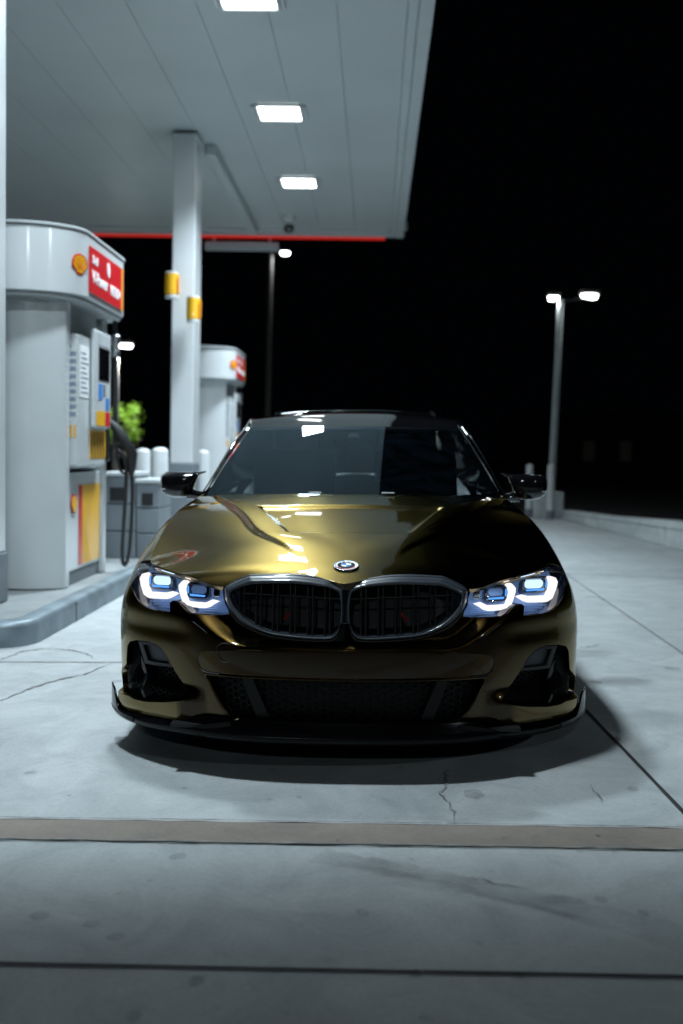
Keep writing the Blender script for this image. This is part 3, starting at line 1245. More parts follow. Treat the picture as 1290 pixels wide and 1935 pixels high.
Y1 = 18.4
lamp_post(1040, 930, 566, Y1, .062, M['pole'], "grey lamp post with two lit heads standing by the low wall",
          [(-.13, 0.0, .22, .2, 5), (.52, .06, .34, .28, 8)], .030, 0.0)
lamp_post(503.5, 780, 478, 30, .075, M['rust'], "dark slim lamp post rising behind the car roof", [(.42, -.02, .30, .3, 25)], .017)
lamp_post(216, 800, 655, 20.6, .07, M['rust'], "far lamp post behind the fuel hose with small glowing head", [(.20, .0, .32, .3, 150)], .012)
G2 = "white guard posts at the lamp post"
bollard(1000, 877, 13, 18.2, "white guard post standing apart, partly behind the car's mirror", 0, G2, True)
bollard(1041, 877, 14, 17.7, "white guard post right in front of the lamp post's foot", 0, G2, True)

# lot lamps behind the photographer: the car's nose and the foreground get their low light
def flood_post(x, y, h, watts, label):
    t = thing("lamp_post", label, "lamp post", (x, y, 0), (0, 0, 0), "lot lamp posts behind the camera")
    MB().lathe([(.075, 0), (.055, h)], 16).build("pole", M['pole'], t, smooth=True)
    tx, ty = -x, 3.6 - y
    dl = math.hypot(tx, ty)
    yaw = math.atan2(ty, tx)
    Mx = Matrix.Translation((0, 0, h + .03)) @ Matrix.Rotation(yaw, 4, 'Z') @ Matrix.Rotation(math.radians(-32), 4, 'Y')
    hd = MB().box(-.05, .45, -.16, .16, 0, .07, M=Mx)
    hb = hd.build("lamp_head", M['rust'], t, bevel=.015)
    MB().box(.02, .42, -.13, .13, -.012, -.002, M=Mx).build("lens", M['street'], hb)
    L = bpy.data.lights.new("street_lamp", 'AREA')
    L.shape = 'SQUARE'
    L.size = .28
    L.energy = watts
    L.color = (0.80, 0.94, 1.0)
    lo = bpy.data.objects.new("street_lamp", L)
    lo.matrix_local = Mx @ Matrix.Translation((.22, 0, -.03))
    lo.parent = t
    COL.objects.link(lo)


flood_post(-.8, -8.5, 5.4, 70, "lot lamp post directly behind the photographer, out of view")
flood_post(7.0, -5.0, 5.4, 70, "lot lamp post behind and right of the photographer, out of view")

# dark building far behind
bp_ = at_depth(1180, 900, 60)
bld = thing("building", "unlit low building barely visible in the dark beyond the wall", "building", (bp_[0], 60, 0))
MB().box(-6, 14, 0, 8, 0, 3.4).build("wall", M['building'], bld)
MB().box(-6.3, 14.3, -.3, 8.3, 3.402, 3.6).build("roof", M['building'], bld)
for wx in (-2.2, 0.0):
    wf = MB().box(wx - .35, wx + .35, -.03, -.002, .8, 2.0).build("window", M['blind'], bld)
    MB().box(wx - .40, wx - .352, -.05, -.002, .75, 2.05).build("frame", M['black'], wf)
    MB().box(wx + .352, wx + .40, -.05, -.002, .75, 2.05).build("frame", M['black'], wf)

# ------------------------------------------------------------------ tree
tp = at_depth(237, 800, 22)
tree = thing("tree", "small bright green leafy tree lit up behind the fuel hose", "tree", (tp[0], 22, 0))
tk = MB()
tk.tube([(0, 0, 0), (.03, .02, .6), (-.02, 0, 1.2), (0, 0, 1.7)], [.07, .055, .045, .03], 10)
for k in range(7):
    a = k * 2.4
    tk.tube([(0, 0, 1.0 + .08 * k), (.18 * math.cos(a), .18 * math.sin(a), 1.3 + .1 * k), (.36 * math.cos(a), .36 * math.sin(a), 1.45 + .1 * k)], [.03, .02, .01], 6)
tk.build("trunk", M['bark'], tree, smooth=True)
lf = MB()
clumps = []
for k in range(42):
    a, b = random.uniform(0, 2 * PI), random.uniform(-1, 1)
    rr = random.uniform(.2, 1) ** .5
    clumps.append((math.cos(a) * rr * .36 * math.sqrt(1 - b * b * .6), math.sin(a) * rr * .36, 1.78 + b * .40))
for c in clumps:
    for k in range(46):
        d = Vector((random.gauss(0, 1), random.gauss(0, 1), random.gauss(0, .8))) * .06
        p = Vector(c) + d
        a = Vector((random.gauss(0, 1), random.gauss(0, 1), random.gauss(0, .6))).normalized()
        b = a.cross(Vector((random.gauss(0, 1), random.gauss(0, 1), random.gauss(0, 1)))).normalized()
        l, w = random.uniform(.05, .085), random.uniform(.018, .03)
        lf.add([tuple(p - a * l / 2), tuple(p + b * w / 2), tuple(p + a * l / 2), tuple(p - b * w / 2)], [(0, 1, 2, 3)])
lf.build("crown", M['leaf'], tree)

# ------------------------------------------------------------------ the car
CA = 0.025
CX_, CY_ = 0.0145, 3.40
car = thing("parked_car", "low bronze gold sedan with glowing headlights parked under the canopy", "car", (CX_, CY_, 0), (0, 0, -CA))
_cc, _cs2 = math.cos(CA), math.sin(CA)


def l2w(P):
    P = np.asarray(P, float)
    return np.stack([CX_ + P[..., 0] * _cc + P[..., 1] * _cs2, CY_ + P[..., 1] * _cc - P[..., 0] * _cs2, P[..., 2]], -1)


def lproj(P):
    return project(l2w(P))


def lplane(px, py, v):
    """pixel -> car-local point on the plane y = v"""
    r = ray(px, py)
    o = np.array([-CX_, -CY_, CAMH])
    dl = np.array([r[0] * _cc - r[1] * _cs2, r[0] * _cs2 + r[1] * _cc, r[2]])
    ol = np.array([o[0] * _cc - o[1] * _cs2, o[0] * _cs2 + o[1] * _cc, o[2]])
    t = (v - ol[1]) / dl[1]
    return ol + dl * t


def make_inv(fn, A, B, amin=None):
    """inverse of a car-local surface: pixel -> parameters"""
    A, B = np.asarray(A), np.asarray(B)
    aa, bb = np.meshgrid(A, B, indexing='ij')
    ab = np.stack([aa.ravel(), bb.ravel()], -1)
    PX = lproj(fn(ab[:, 0], ab[:, 1]))

    def inv(px, py):
        d = (PX[:, 0] - px) ** 2 + (PX[:, 1] - py) ** 2
        p = ab[np.argmin(d)].copy()
        e = 1e-3
        best, bd = p.copy(), 1e9
        for _ in range(14):
            q = np.array([[p[0], p[1]], [p[0] + e, p[1]], [p[0], p[1] + e]])
            X = lproj(fn(q[:, 0], q[:, 1]))
            r = np.array([px, py]) - X[0]
            dd = np.linalg.norm(r)
            if dd < bd: bd, best = dd, p.copy()
            if dd < .02: break
            J = np.stack([(X[1] - X[0]) / e, (X[2] - X[0]) / e], -1)
            try:
                s = np.linalg.lstsq(J, r, rcond=1e-3)[0]
            except Exception:
                break
            m = np.abs(s).max()
            if m > .05: s *= .05 / m
            p = p + s
        if amin is not None and best[0] < amin:
            best = np.array([amin, best[1]])
            for _ in range(12):
                X = lproj(fn(np.array([amin, amin]), np.array([best[1], best[1] + e])))
                d1 = (X[1, 1] - X[0, 1]) / e
                if abs(d1) < 1e-6: break
                best[1] += np.clip((py - X[0, 1]) / d1, -.05, .05)
        return best
    return inv


def patch(name, outline, holes, fn, step, m, parent, rim=0.014, rr=0.0022, flip=False, hint_scale=(1, 1), offset=0.0, inner_rim=True):
    """trimmed piece of surface fn(a,b); outline/holes in (a,b)"""
    sc = np.array(hint_scale, float)
    loops = [resample(np.asarray(outline) * sc, step) / sc] + [resample(np.asarray(h) * sc, step) / sc for h in holes]
    lo, hi = loops[0].min(0), loops[0].max(0)
    ga = np.arange(lo[0], hi[0], step / sc[0])
    gb_ = np.arange(lo[1], hi[1], step / sc[1])
    aa, bb = np.meshgrid(ga, gb_, indexing='ij')
    bb = bb + (np.arange(len(ga)) % 2)[:, None] * step / sc[1] * .5
    G = np.stack([aa.ravel(), bb.ravel()], -1)
    ok = inside(loops[0], G)
    for h in loops[1:]:
        ok &= ~inside(h, G)
    G = G[ok]
    allb = np.concatenate(loops) * sc
    keep = np.ones(len(G), bool)
    Gs = G * sc
    for i0 in range(0, len(G), 2000):
        d = ((Gs[i0:i0 + 2000, None, :] - allb[None]) ** 2).sum(-1).min(1)
        keep[i0:i0 + 2000] = d > (step * .55) ** 2
    G = G[keep]
    pts = np.concatenate(loops + [G])
    edges = []
    k = 0
    for L in loops:
        n = len(L)
        edges += [(k + i, k + (i + 1) % n) for i in range(n)]
        k += n
    r = delaunay_2d_cdt([Vector((p[0] * sc[0], p[1] * sc[1])) for p in pts], edges, [], 0, 1e-6)
    P2 = np.array([(v.x, v.y) for v in r[0]]) / sc
    F = np.array([f for f in r[2] if len(f) == 3])
    cen = P2[F].mean(1)
    ok = inside(loops[0], cen)
    for h in loops[1:]:
        ok &= ~inside(h, cen)
    F = F[ok]

    def ev(Q):
        e = 1e-4
        P = fn(Q[:, 0], Q[:, 1])
        da = fn(Q[:, 0] + e / sc[0], Q[:, 1]) - fn(Q[:, 0] - e / sc[0], Q[:, 1])
        db = fn(Q[:, 0], Q[:, 1] + e / sc[1]) - fn(Q[:, 0], Q[:, 1] - e / sc[1])
        n = np.cross(da, db)
        ln = np.linalg.norm(n, axis=1, keepdims=True)
        ln[ln < 1e-14] = 1
        n = n / ln * (-1 if flip else 1)
        return P + n * offset, n
    P, Nn = ev(P2)
    # orientation of faces
    f0 = F[0]
    tri_n = np.cross(P[F[:, 1]] - P[F[:, 0]], P[F[:, 2]] - P[F[:, 0]])
    wrong = (tri_n * Nn[F[:, 0]]).sum(1) < 0
    F[wrong] = F[wrong][:, ::-1]
    verts, norms, faces = [P], [Nn], [tuple(f) for f in F]
    nv = len(P)
    if rim:
        for li, L in enumerate(loops):
            if li and not inner_rim: continue
            B, bn = ev(L)
            n = len(B)
            tang = np.roll(B, -1, 0) - np.roll(B, 1, 0)
            tang /= np.maximum(np.linalg.norm(tang, axis=1, keepdims=True), 1e-12)
            out = np.cross(tang, bn)
            out /= np.maximum(np.linalg.norm(out, axis=1, keepdims=True), 1e-12)
            # decide the outward side with the signed area in surface sense
            cen_l = B.mean(0)
            area = np.cross(B - cen_l, np.roll(B, -1, 0) - cen_l).sum(0) @ bn.mean(0)
            sgn = 1.0 if area > 0 else -1.0
            if li: sgn = -sgn
            out = out * sgn
            r0, n0 = B, bn
            s2 = math.sqrt(.5)
            r1, n1 = B + out * rr * .3 - bn * rr * .3, (bn + out) * s2
            r2, n2 = B + out * rr * .45 - bn * rr, out
            r3, n3 = B + out * rr * .45 - bn * (rr + rim), out
            verts += [r0, r1, r2, r3]
            norms += [n0, n1, n2, n3]
            for j in range(3):
                for i in range(n):
                    i2 = (i + 1) % n
                    q = (nv + j * n + i, nv + j * n + i2, nv + (j + 1) * n + i2, nv + (j + 1) * n + i)
                    faces.append(q if sgn < 0 else q[::-1])
            nv += 4 * n
    return raw_mesh(name, np.concatenate(verts), faces, m, parent, np.concatenate(norms))


# ---- body wrap: C = widest plan line, K = upper edge line, along the way round the car
TAB = np.array([
    # Cu, Cv, Ku, Kv, Kh
    (0, 0, 0, .085, .700), (.22, .008, .22, .09, .698), (.42, .046, .42, .120, .668), (.56, .108, .53, .168, .683),
    (.69, .198, .625, .238, .700), (.808, .310, .712, .335, .711), (.886, .445, .770, .45, .718), (.918, .605, .780, .57, .757),
    (.926, .78, .778, .74, .815), (.926, 1.0, .775, .95, .868), (.916, 1.3, .760, 1.25, .908), (.912, 1.65, .750, 1.60, .935),
    (.908, 2.4, .745, 2.4, .955), (.90, 3.3, .735, 3.3, .97), (.87, 4.1, .69, 4.05, .98), (.77, 4.48, .60, 4.40, .975),
    (.45, 4.66, .36, 4.60, .965), (0, 4.70, 0, 4.64, .962)])
cs_ = np.concatenate([[0], np.cumsum(np.linalg.norm(np.diff(TAB[:, :2], axis=0), axis=1))])
neg = TAB[1:4][::-1].copy()
neg[:, [0, 2]] *= -1
_sp_ = nspline(np.concatenate([-cs_[1:4][::-1], cs_]), np.concatenate([neg, TAB]))
HB, HLOW = .455, .135
SMAX = cs_[-1]
led_u = nspline([0, .30, .45, .58, .68, .80], [.040, .041, .046, .036, .004, 0])


def W(s, q, d=0.0):
    s = np.asarray(s, float)
    q = np.asarray(q, float)
    sg = np.sign(s)
    sg = np.where(sg == 0, 1, sg)
    a = np.abs(s)
    T = _sp_(a)
    dT = (_sp_(a + 1e-3) - _sp_(a - 1e-3))[..., :2]
    tn = dT / np.linalg.norm(dT, axis=-1, keepdims=True)
    nin = np.stack([-tn[..., 1], tn[..., 0]], -1)      # inward (towards the car's inside)
    C, K, Kh = T[..., 0:2], T[..., 2:4], T[..., 4]
    qu = np.clip(q, 0, 1.3)
    th = np.clip(qu, 0, 1) * PI / 2
    ch = .55
    g = (1 - ch) * (1 - np.cos(th)) + ch * qu ** 2.6
    e = (1 - ch) * np.sin(th) + ch * qu
    ql = np.clip(-q, 0, 1.2)
    h = np.where(q >= 0, HB + e * (Kh - HB), HB - ql * (HB - HLOW))
    P2 = C + (K - C) * g[..., None]
    # lower tuck
    tuck = .035 * ql ** 2 * (1 - .6 * sstep(.7, 1.0, a))
    # ledge under the grille
    hl = .463 + .085 * sstep(.36, .62, a)
    led = np.where(a < .72, np.clip(led_u(np.minimum(a, .75)), 0, 1), 0) * sstep(0, 1, (h - hl) / (.034 + .055 * sstep(.34, .58, a))) * (1 - .6 * sstep(.53, .70, h))
    # blade below the side intakes turns up and out
    wb_ = sstep(.50, .62, a) * (1 - sstep(.95, 1.1, a))
    bl = -.040 * wb_ * sstep(.315, .255, h) * (1 - sstep(.20, .14, h) * .3)
    # shoulder crease over the side intakes
    cr = .005 * sstep(.52, .66, a) * (1 - sstep(1.0, 1.15, a)) * np.exp(-((h - .50) / .035) ** 2)
    P2 = P2 + nin * (tuck + led + bl + cr)[..., None]
    out = np.stack([P2[..., 0] * sg, P2[..., 1], h], -1)
    if np.any(np.asarray(d) != 0):
        vert = np.stack([nin[..., 0] * sg, nin[..., 1], np.zeros_like(h)], -1)
        out = out + vert * (np.asarray(d)[..., None] if np.ndim(d) else d)
    return out


SF = float(np.interp(.585, TAB[:, 1], cs_))
invW = make_inv(W, np.linspace(-1.25, 0.0, 240), np.linspace(-1, 1.0, 140), -SF + .012)


def inv_off(d):
    return make_inv(lambda a, b: W(a, b, d), np.linspace(-1.25, 0.0, 200), np.linspace(-1, 1.0, 120), -SF + .02)


def toW(pts, sx, sy, ox, oy, inv=None):
    inv = inv or invW
    return np.array([inv(ox + p[0] / sx, oy + p[1] / sy) for p in pts])


def mir(L):
    L = np.asarray(L).copy()
    L[:, 0] *= -1
    return L[::-1]


# ---- outlines traced on the left-hand half
c5 = (6.143, 6.143, 240, 1040)
c1 = (2.804, 2.804, 200, 1040)
c6 = (4.3, 4.3, 400, 1040)
HL = toW([(60, 215), (95, 165), (160, 140), (220, 150), (300, 190), (450, 237), (600, 282), (760, 335), (900, 383), (1040, 430), (1100, 452),
          (1125, 540), (1155, 650), (1178, 742), (1080, 748), (1000, 748), (860, 740), (740, 728), (690, 695), (655, 655), (610, 612), (560, 586), (515, 585),
          (488, 605), (490, 650), (495, 715), (420, 705), (300, 685), (200, 650), (150, 610), (105, 545), (70, 470), (50, 380), (47, 300)], *c5)
PANEL = toW([(487, 585), (492, 560), (512, 535), (560, 531), (700, 529), (900, 530), (1100, 531), (1279, 532), (1279, 682), (1100, 679), (900, 673), (720, 664), (600, 655), (518, 646), (495, 620)], *c1)
INTAKE = toW([(526, 655), (600, 662), (720, 672), (900, 681), (1100, 687), (1279, 690), (1279, 930), (1100, 929), (900, 925), (780, 915), (700, 897), (650, 868), (612, 826), (580, 770), (552, 710)], *c1)
FOG = toW([(113, 505), (125, 482), (160, 474), (220, 478), (262, 492), (295, 518), (330, 570), (362, 632), (400, 690), (440, 758), (447, 780), (400, 797), (310, 806), (210, 803), (150, 790), (120, 772), (109, 700), (108, 600)], *c1)
KO = [(95, 322), (130, 280), (270, 215), (345, 204), (650, 200), (900, 230), (985, 255), (1040, 268), (1088, 274), (1088, 400), (1088, 500), (1086, 590), (1050, 590), (1025, 690), (950, 735), (700, 728), (500, 703), (380, 668), (235, 600), (150, 510), (105, 410)]
KI = [(152, 352), (182, 318), (300, 275), (380, 268), (650, 266), (890, 288), (965, 304), (1010, 324), (1035, 352), (1046, 420), (1049, 500), (1044, 560), (1037, 610), (1005, 672), (930, 706), (700, 693), (500, 668), (400, 635), (275, 560), (190, 470), (155, 400)]


def vk(u, h):
    """depth of the grille plane"""
    return _sp_(np.abs(u))[..., 1] * 0.75 - .012 + (np.asarray(h) - .50) * .16


def kpt(px, py):
    p = lplane(px, py, 0.0)
    for _ in range(5):
        p = lplane(px, py, float(vk(p[0], p[2])))
    return p


KOp = np.array([kpt(400 + x / 4.3, 1040 + y / 4.3) for x, y in KO])
KIp = np.array([kpt(400 + x / 4.3, 1040 + y / 4.3) for x, y in KI])
KOp[:, 0] = np.minimum(KOp[:, 0], -.0008)
for i in (8, 9, 10, 11):
    KOp[i, 0] = -.0008

# wheel opening
def arch(cv, r=.350, ch=.315):
    """part of the wheel opening as (s,q) chain, from rear low to front low"""
    pts = []
    for a in np.linspace(-15, 195, 40):
        v = cv + r * math.cos(math.radians(a))
        h = ch + r * math.sin(math.radians(a))
        s = float(np.interp(v, TAB[4:15, 1], cs_[4:15]))
        if h >= HB:
            q = (h - HB) / (.37)
            # solve e(q)
            Kh = float(_sp_(s)[4])
            q0 = np.linspace(0, 1, 200)
            ch_ = .55
            ee = HB + ((1 - ch_) * np.sin(q0 * PI / 2) + ch_ * q0) * (Kh - HB)
            q = float(np.interp(h, ee, q0))
        else:
            q = -(HB - h) / (HB - HLOW)
        pts.append((s, max(q, -.97)))
    return pts



# bumper outline in (s,q)
SF = float(np.interp(.585, TAB[:, 1], cs_))
HLtop = HL[:11]
kc = invW(421.5, 1114)
kb_px = [(105, 430), (150, 515), (235, 605), (380, 672), (500, 706), (700, 731), (950, 738), (1095, 738)]
KB = toW(kb_px, *c6)
KB[-1, 0] = 0.0


def symm(left):
    """left: open chain of points going from u<0 to the centre line -> closed with its mirror image"""
    L = np.asarray(left).copy()
    R = L[:-1][::-1].copy() if abs(L[-1, 0]) < 1e-6 else L[::-1].copy()
    R[:, 0] *= -1
    return np.concatenate([L, R])


PANEL2 = PANEL.copy()
INT2 = INTAKE.copy()
for Lp in (PANEL2, INT2):
    Lp[7 if Lp is PANEL2 else 5, 0] = 0
    Lp[8 if Lp is PANEL2 else 6, 0] = 0


def closed_sym(L, i0, i1):
    """L closed loop whose vertices i0,i1 (consecutive) are on the centre line"""
    n = len(L)
    chain = [L[(i1 + k) % n] for k in range(n)]      # from i1 round to i0
    chain = np.array(chain)
    m_ = chain[1:-1][::-1].copy()
    m_[:, 0] *= -1
    # order: i1 ... i0 then mirrored back
    return np.concatenate([chain, m_])


PANELC = closed_sym(PANEL2, 7, 8)
INTC = closed_sym(INT2, 5, 6)

# grow a hole a bit to make a shut line
def grow(L, d, sc=(1, .4)):
    L = np.asarray(L) * np.array(sc)
    n = len(L)
    area = 0.5 * np.sum(L[:, 0] * np.roll(L[:, 1], -1) - np.roll(L[:, 0], -1) * L[:, 1])
    t = np.roll(L, -1, 0) - np.roll(L, 1, 0)
    t /= np.maximum(np.linalg.norm(t, axis=1, keepdims=True), 1e-9)
    nrm = np.stack([t[:, 1], -t[:, 0]], -1) * (1 if area > 0 else -1)
    return (L + nrm * d) / np.array(sc)


top_chain = [(-SF, .80)]
bump = []
# left edge bottom to top, then over to the headlight's outer corner
AR1 = arch(.82)
_fr = [p for p in AR1[::-1] if p[0] < SF]
out_l = [(-_fr[0][0], -.97)] + [(-p[0], p[1]) for p in _fr]
print('HL', HL[0], HL[1], HL[2], 'SF', SF, _fr[-1])
for qv in np.linspace(_fr[-1][1], HL[0][1] - .03, 8)[1:]:
    out_l.append((-SF, qv))
# start from bottom centre going left
bl_ = [(x, -.97) for x in np.linspace(0, -_fr[0][0], 24)][:-1]
left_chain = bl_ + out_l
# shared upper edge: from (-SF, q) to lens top edge; the lamp outline is cut out by following it from underneath
hl_under = [HL[0]] + [HL[i] for i in range(len(HL) - 1, 10, -1)]         # outer corner, round the underside to the inner top
hl_under = [tuple(p) for p in hl_under]
kb_chain = [tuple(kc + np.array([0.004, -.02]))] + [tuple(p) for p in KB]
left = left_chain + [(HL[0][0] - .004, HL[0][1] - .015)] + [tuple(p) for p in grow(np.array(HL), .003)[[0] + list(range(len(HL) - 1, 12, -1))]] + kb_chain
left = np.array(left)
right = left[1:-1][::-1].copy()
right[:, 0] *= -1
BUMP = np.concatenate([left, right])
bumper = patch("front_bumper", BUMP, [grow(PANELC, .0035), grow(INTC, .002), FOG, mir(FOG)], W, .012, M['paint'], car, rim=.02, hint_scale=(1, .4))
patch("bumper_panel", PANELC, [], lambda a, b: W(a, b, -.006 + .010 * np.clip(-b / .30, 0, 1)), .012, M['paint'], car, rim=.02, rr=.004, hint_scale=(1, .4))
# black tube darkens the shut line down the panel's two ends, thin painted lip round the lower intake
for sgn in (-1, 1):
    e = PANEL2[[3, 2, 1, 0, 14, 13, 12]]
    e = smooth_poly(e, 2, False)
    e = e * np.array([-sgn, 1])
    MB().tube([tuple(v) for v in W(e[:, 0], e[:, 1], .0005)], .0030, 6).build("dark_line", M['black'], bumper, smooth=True)
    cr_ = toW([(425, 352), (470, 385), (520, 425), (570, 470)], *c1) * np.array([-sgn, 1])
    MB().tube([tuple(v) for v in W(cr_[:, 0], cr_[:, 1], .0012)], [.0008, .0022, .0022, .0008], 6).build("dark_line", M['black'], bumper, smooth=True)  # black tube paints in the shade of the bumper crease
lip_ = resample(INTC * np.array([1, .4]), .02) / np.array([1, .4])
lip_ = np.concatenate([lip_, lip_[:1]])
MB().tube([tuple(v) for v in W(lip_[:, 0], lip_[:, 1], .001)], .0042, 8, cap=False).build("intake_lip", M['paint'], bumper, smooth=True)
# parking sensors and bolts on the centre panel
sens = MB()
for px, py in ((487, 1234), (808, 1236), (822, 1238)):
    ab = invW(min(px, 1306 - px), py)
    p = W(np.array([ab[0] * (1 if px < 653 else -1)]), np.array([ab[1]]))[0]
    sens.lathe([(0, -.004), (.010, -.004), (.010, .0), (.006, .003), (0, .003)], 14, M=Matrix.Translation(Vector(p)) @ Matrix.Rotation(PI / 2, 4, 'X'))
sens.build("parking_sensor", M['gloss'], bumper, smooth=True)
# tow hook cover: thin round ring
ab = invW(425, 1233)
p = W(np.array([ab[0]]), np.array([ab[1]]))[0]
tw = MB()
tw.tube([(p[0] + .034 * math.cos(a), p[1] - .004, p[2] + .034 * math.sin(a)) for a in np.linspace(0, 2 * PI, 30)], .0016, 6)
tw.build("tow_cover", M['black'], bumper, smooth=True)

# ---- intake interiors: hexagon mesh on a recessed sheet
def hexmesh(name, outline, depth, cell, m, parent, wire=.0022, stretch=1.5):
    Lw = np.asarray(outline)
    lo, hi = Lw.min(0), Lw.max(0)
    mb = MB()
    dq = cell / .32
    i = 0
    s = lo[0]
    dx, dz = cell * stretch, cell
    rows = int((hi[1] - lo[1]) / (dq)) + 2
    cols = int((hi[0] - lo[0]) / (dx * .75)) + 2
    for c in range(cols):
        for r in range(rows):
            cx_ = lo[0] + c * dx * .75
            cq = lo[1] + (r + .5 * (c % 2)) * dq
            if not inside(Lw, np.array([[cx_, cq]]))[0]: continue
            ring = [(cx_ + dx * .47 * math.cos(k * PI / 3), cq + dq * .55 * math.sin(k * PI / 3)) for k in range(6)]
            R_ = np.array(ring)
            A_ = W(R_[:, 0], R_[:, 1], depth)
            In = np.array([(cx_ + (p[0] - cx_) * .84, cq + (p[1] - cq) * .84) for p in ring])
            B_ = W(In[:, 0], In[:, 1], depth)
            C_ = W(In[:, 0], In[:, 1], depth + .012)
            mb.add(list(A_) + list(B_) + list(C_), [(k, (k + 1) % 6, 6 + (k + 1) % 6, 6 + k) for k in range(6)] + [(6 + k, 6 + (k + 1) % 6, 12 + (k + 1) % 6, 12 + k) for k in range(6)])
    return mb.build(name, m, parent)


M['mesh'] = mat("grille_mesh", (0.003, 0.0035, 0.004), 0.5, var=0.2, spec=.3)
M['satin'] = mat("satin_black", (0.004, 0.005, 0.006), 0.28, var=0.2, spec=.35)
M['insert'] = mat("duct_grey", (0.035, 0.042, 0.05), 0.45, var=0.1)
liner = patch("intake_liner", grow(INTC, .02), [], lambda a, b: W(a, b, .075), .03, M['black'], car, rim=0, hint_scale=(1, .4))
hexmesh("lower_intake", INTC, .035, .024, M['mesh'], car)
sb_ = MB()
for sgn in (-1, 1):
    pa = [(715, 672), (762, 674), (850, 880), (800, 890)]
    Q = toW(pa, *c1)
    Q[:, 0] *= sgn if sgn > 0 else 1
    if sgn > 0: Q[:, 0] = -toW(pa, *c1)[:, 0]
    A_ = W(Q[:, 0], Q[:, 1], .012)
    B_ = W(Q[:, 0], Q[:, 1], .06)
    mm = MB()
    mm.add(list(A_) + list(B_), [(0, 1, 2, 3), (7, 6, 5, 4)] + [(i, (i + 1) % 4, 4 + (i + 1) % 4, 4 + i) for i in range(4)])
    mm.build("intake_strut", M['mesh'], car, bevel=.004)
for sgn in (-1, 1):
    Fo = FOG if sgn < 0 else mir(FOG)
    patch("side_intake_liner", grow(Fo, .012), [], lambda a, b: W(a, b, .085), .03, M['black'], car, rim=0, hint_scale=(1, .4))
    hexmesh("side_intake", Fo, .055, .018, M['mesh'], car)
    # grey upper insert, framed
    ins = toW([(152, 486), (222, 488), (268, 504), (300, 535), (325, 575), (350, 622), (290, 616), (235, 610), (186, 600), (170, 545)], *c1)
    ins2 = toW([(176, 500), (225, 502), (258, 516), (285, 542), (306, 580), (322, 606), (290, 602), (235, 594), (203, 586), (190, 545)], *c1)
    if sgn > 0: ins, ins2 = mir(ins), mir(ins2)
    patch("duct_frame", ins, [ins2], lambda a, b: W(a, b, .016), .012, M['satin'], car, rim=.03, rr=.004, hint_scale=(1, .4))
    patch("duct_insert", grow(ins2, .001), [], lambda a, b: W(a, b, .030), .012, M['insert'], car, rim=.01, hint_scale=(1, .4))
    fin = toW([(160, 560), (172, 590), (182, 612), (184, 690), (188, 790), (176, 788), (170, 700), (166, 620)], *c1)
    if sgn > 0: fin = mir(fin)
    patch("air_curtain_fin", fin, [], lambda a, b: W(a, b, .020), .008, M['satin'], car, rim=.05, rr=.003, hint_scale=(1, .4))

# ---- fenders, doors, tail
s_ = lambda v: float(np.interp(v, TAB[3:15, 1], cs_[3:15]))
ar1 = AR1
ar2 = arch(3.65)
S_A, S_B = s_(1.62), s_(2.66)
S_C = s_(3.40)
fend = [(-p[0], p[1]) for p in []]


def fender_outline():
    o = []
    o.append((S_A, -.97))
    for q in np.linspace(-.97, 1.0, 24)[1:]:
        o.append((S_A, q))
    for s in np.linspace(S_A, s_(.47), 40)[1:]:
        o.append((s, 1.0))
    # down along the lens' outer top
    HLp = HL.copy()
    HLp[:, 0] *= -1
    o += [(HLp[2][0] + .004, min(.99, HLp[2][1] + .03)), (HLp[1][0] + .004, HLp[1][1] + .02), (HLp[0][0] + .006, HLp[0][1] + .0)]
    o.append((SF + .003, HLp[0][1] - .02))
    for q in np.linspace(HLp[0][1] - .03, _fr[-1][1], 8)[1:]:
        o.append((SF + .003, q))
    for p in ar1[::-1]:
        if p[0] > SF + .006: o.append(p)
    return np.array(o)


FO = fender_outline()
for sgn in (1, -1):
    o = FO if sgn > 0 else mir(FO)
    patch("fender", o, [], W, .022, M['paint'], car, rim=.02, rr=.003, hint_scale=(1, .4))
    d1 = [(S_A + .004, -.9), (S_B - .002, -.9), (S_B - .002, 1.0), (S_A + .004, 1.0)]
    d2 = [(S_B + .002, -.9), (ar2[-1][0] - .03, -.9), (S_C, -.2), (S_C + .12, .5), (S_C + .15, 1.0), (S_B + .002, 1.0)]
    for d in (d1, d2):
        d = np.array(d) if sgn > 0 else mir(d)
        dd = patch("door", d, [], W, .05, M['paint'], car, rim=.02, hint_scale=(1, .4))
        sc_ = (d[:, 0].max() if sgn < 0 else d[:, 0].max())
        hs_ = (max(abs(d[:, 0])) - .22) * sgn
        hp = W(np.array([hs_, hs_ + .09 * 1, hs_ + .18]), np.array([.72, .72, .72]), -.02)
        MB().tube([tuple(x) for x in hp], .012, 8).build("door_handle", M['gloss'], dd, smooth=True)
rear = [(S_C + .154, 1.0), (S_C + .124, .5)]
o = [(S_C + .154, 1.0), (S_C + .124, .5)] + [p for p in ar2[::-1] if p[0] > S_C + .09] + [(x, -.97) for x in np.linspace(ar2[0][0] + .01, SMAX, 14)]
oo = np.array(o + [(SMAX, 1.0)])
oL = oo.copy()
patch("rear_quarter", np.array(o + [(SMAX - .002, 1.0)]), [], W, .05, M['paint'], car, rim=.0, hint_scale=(1, .4))
patch("rear_quarter", mir(np.array(o + [(SMAX - .002, 1.0)])), [], W, .05, M['paint'], car, rim=.0, hint_scale=(1, .4))

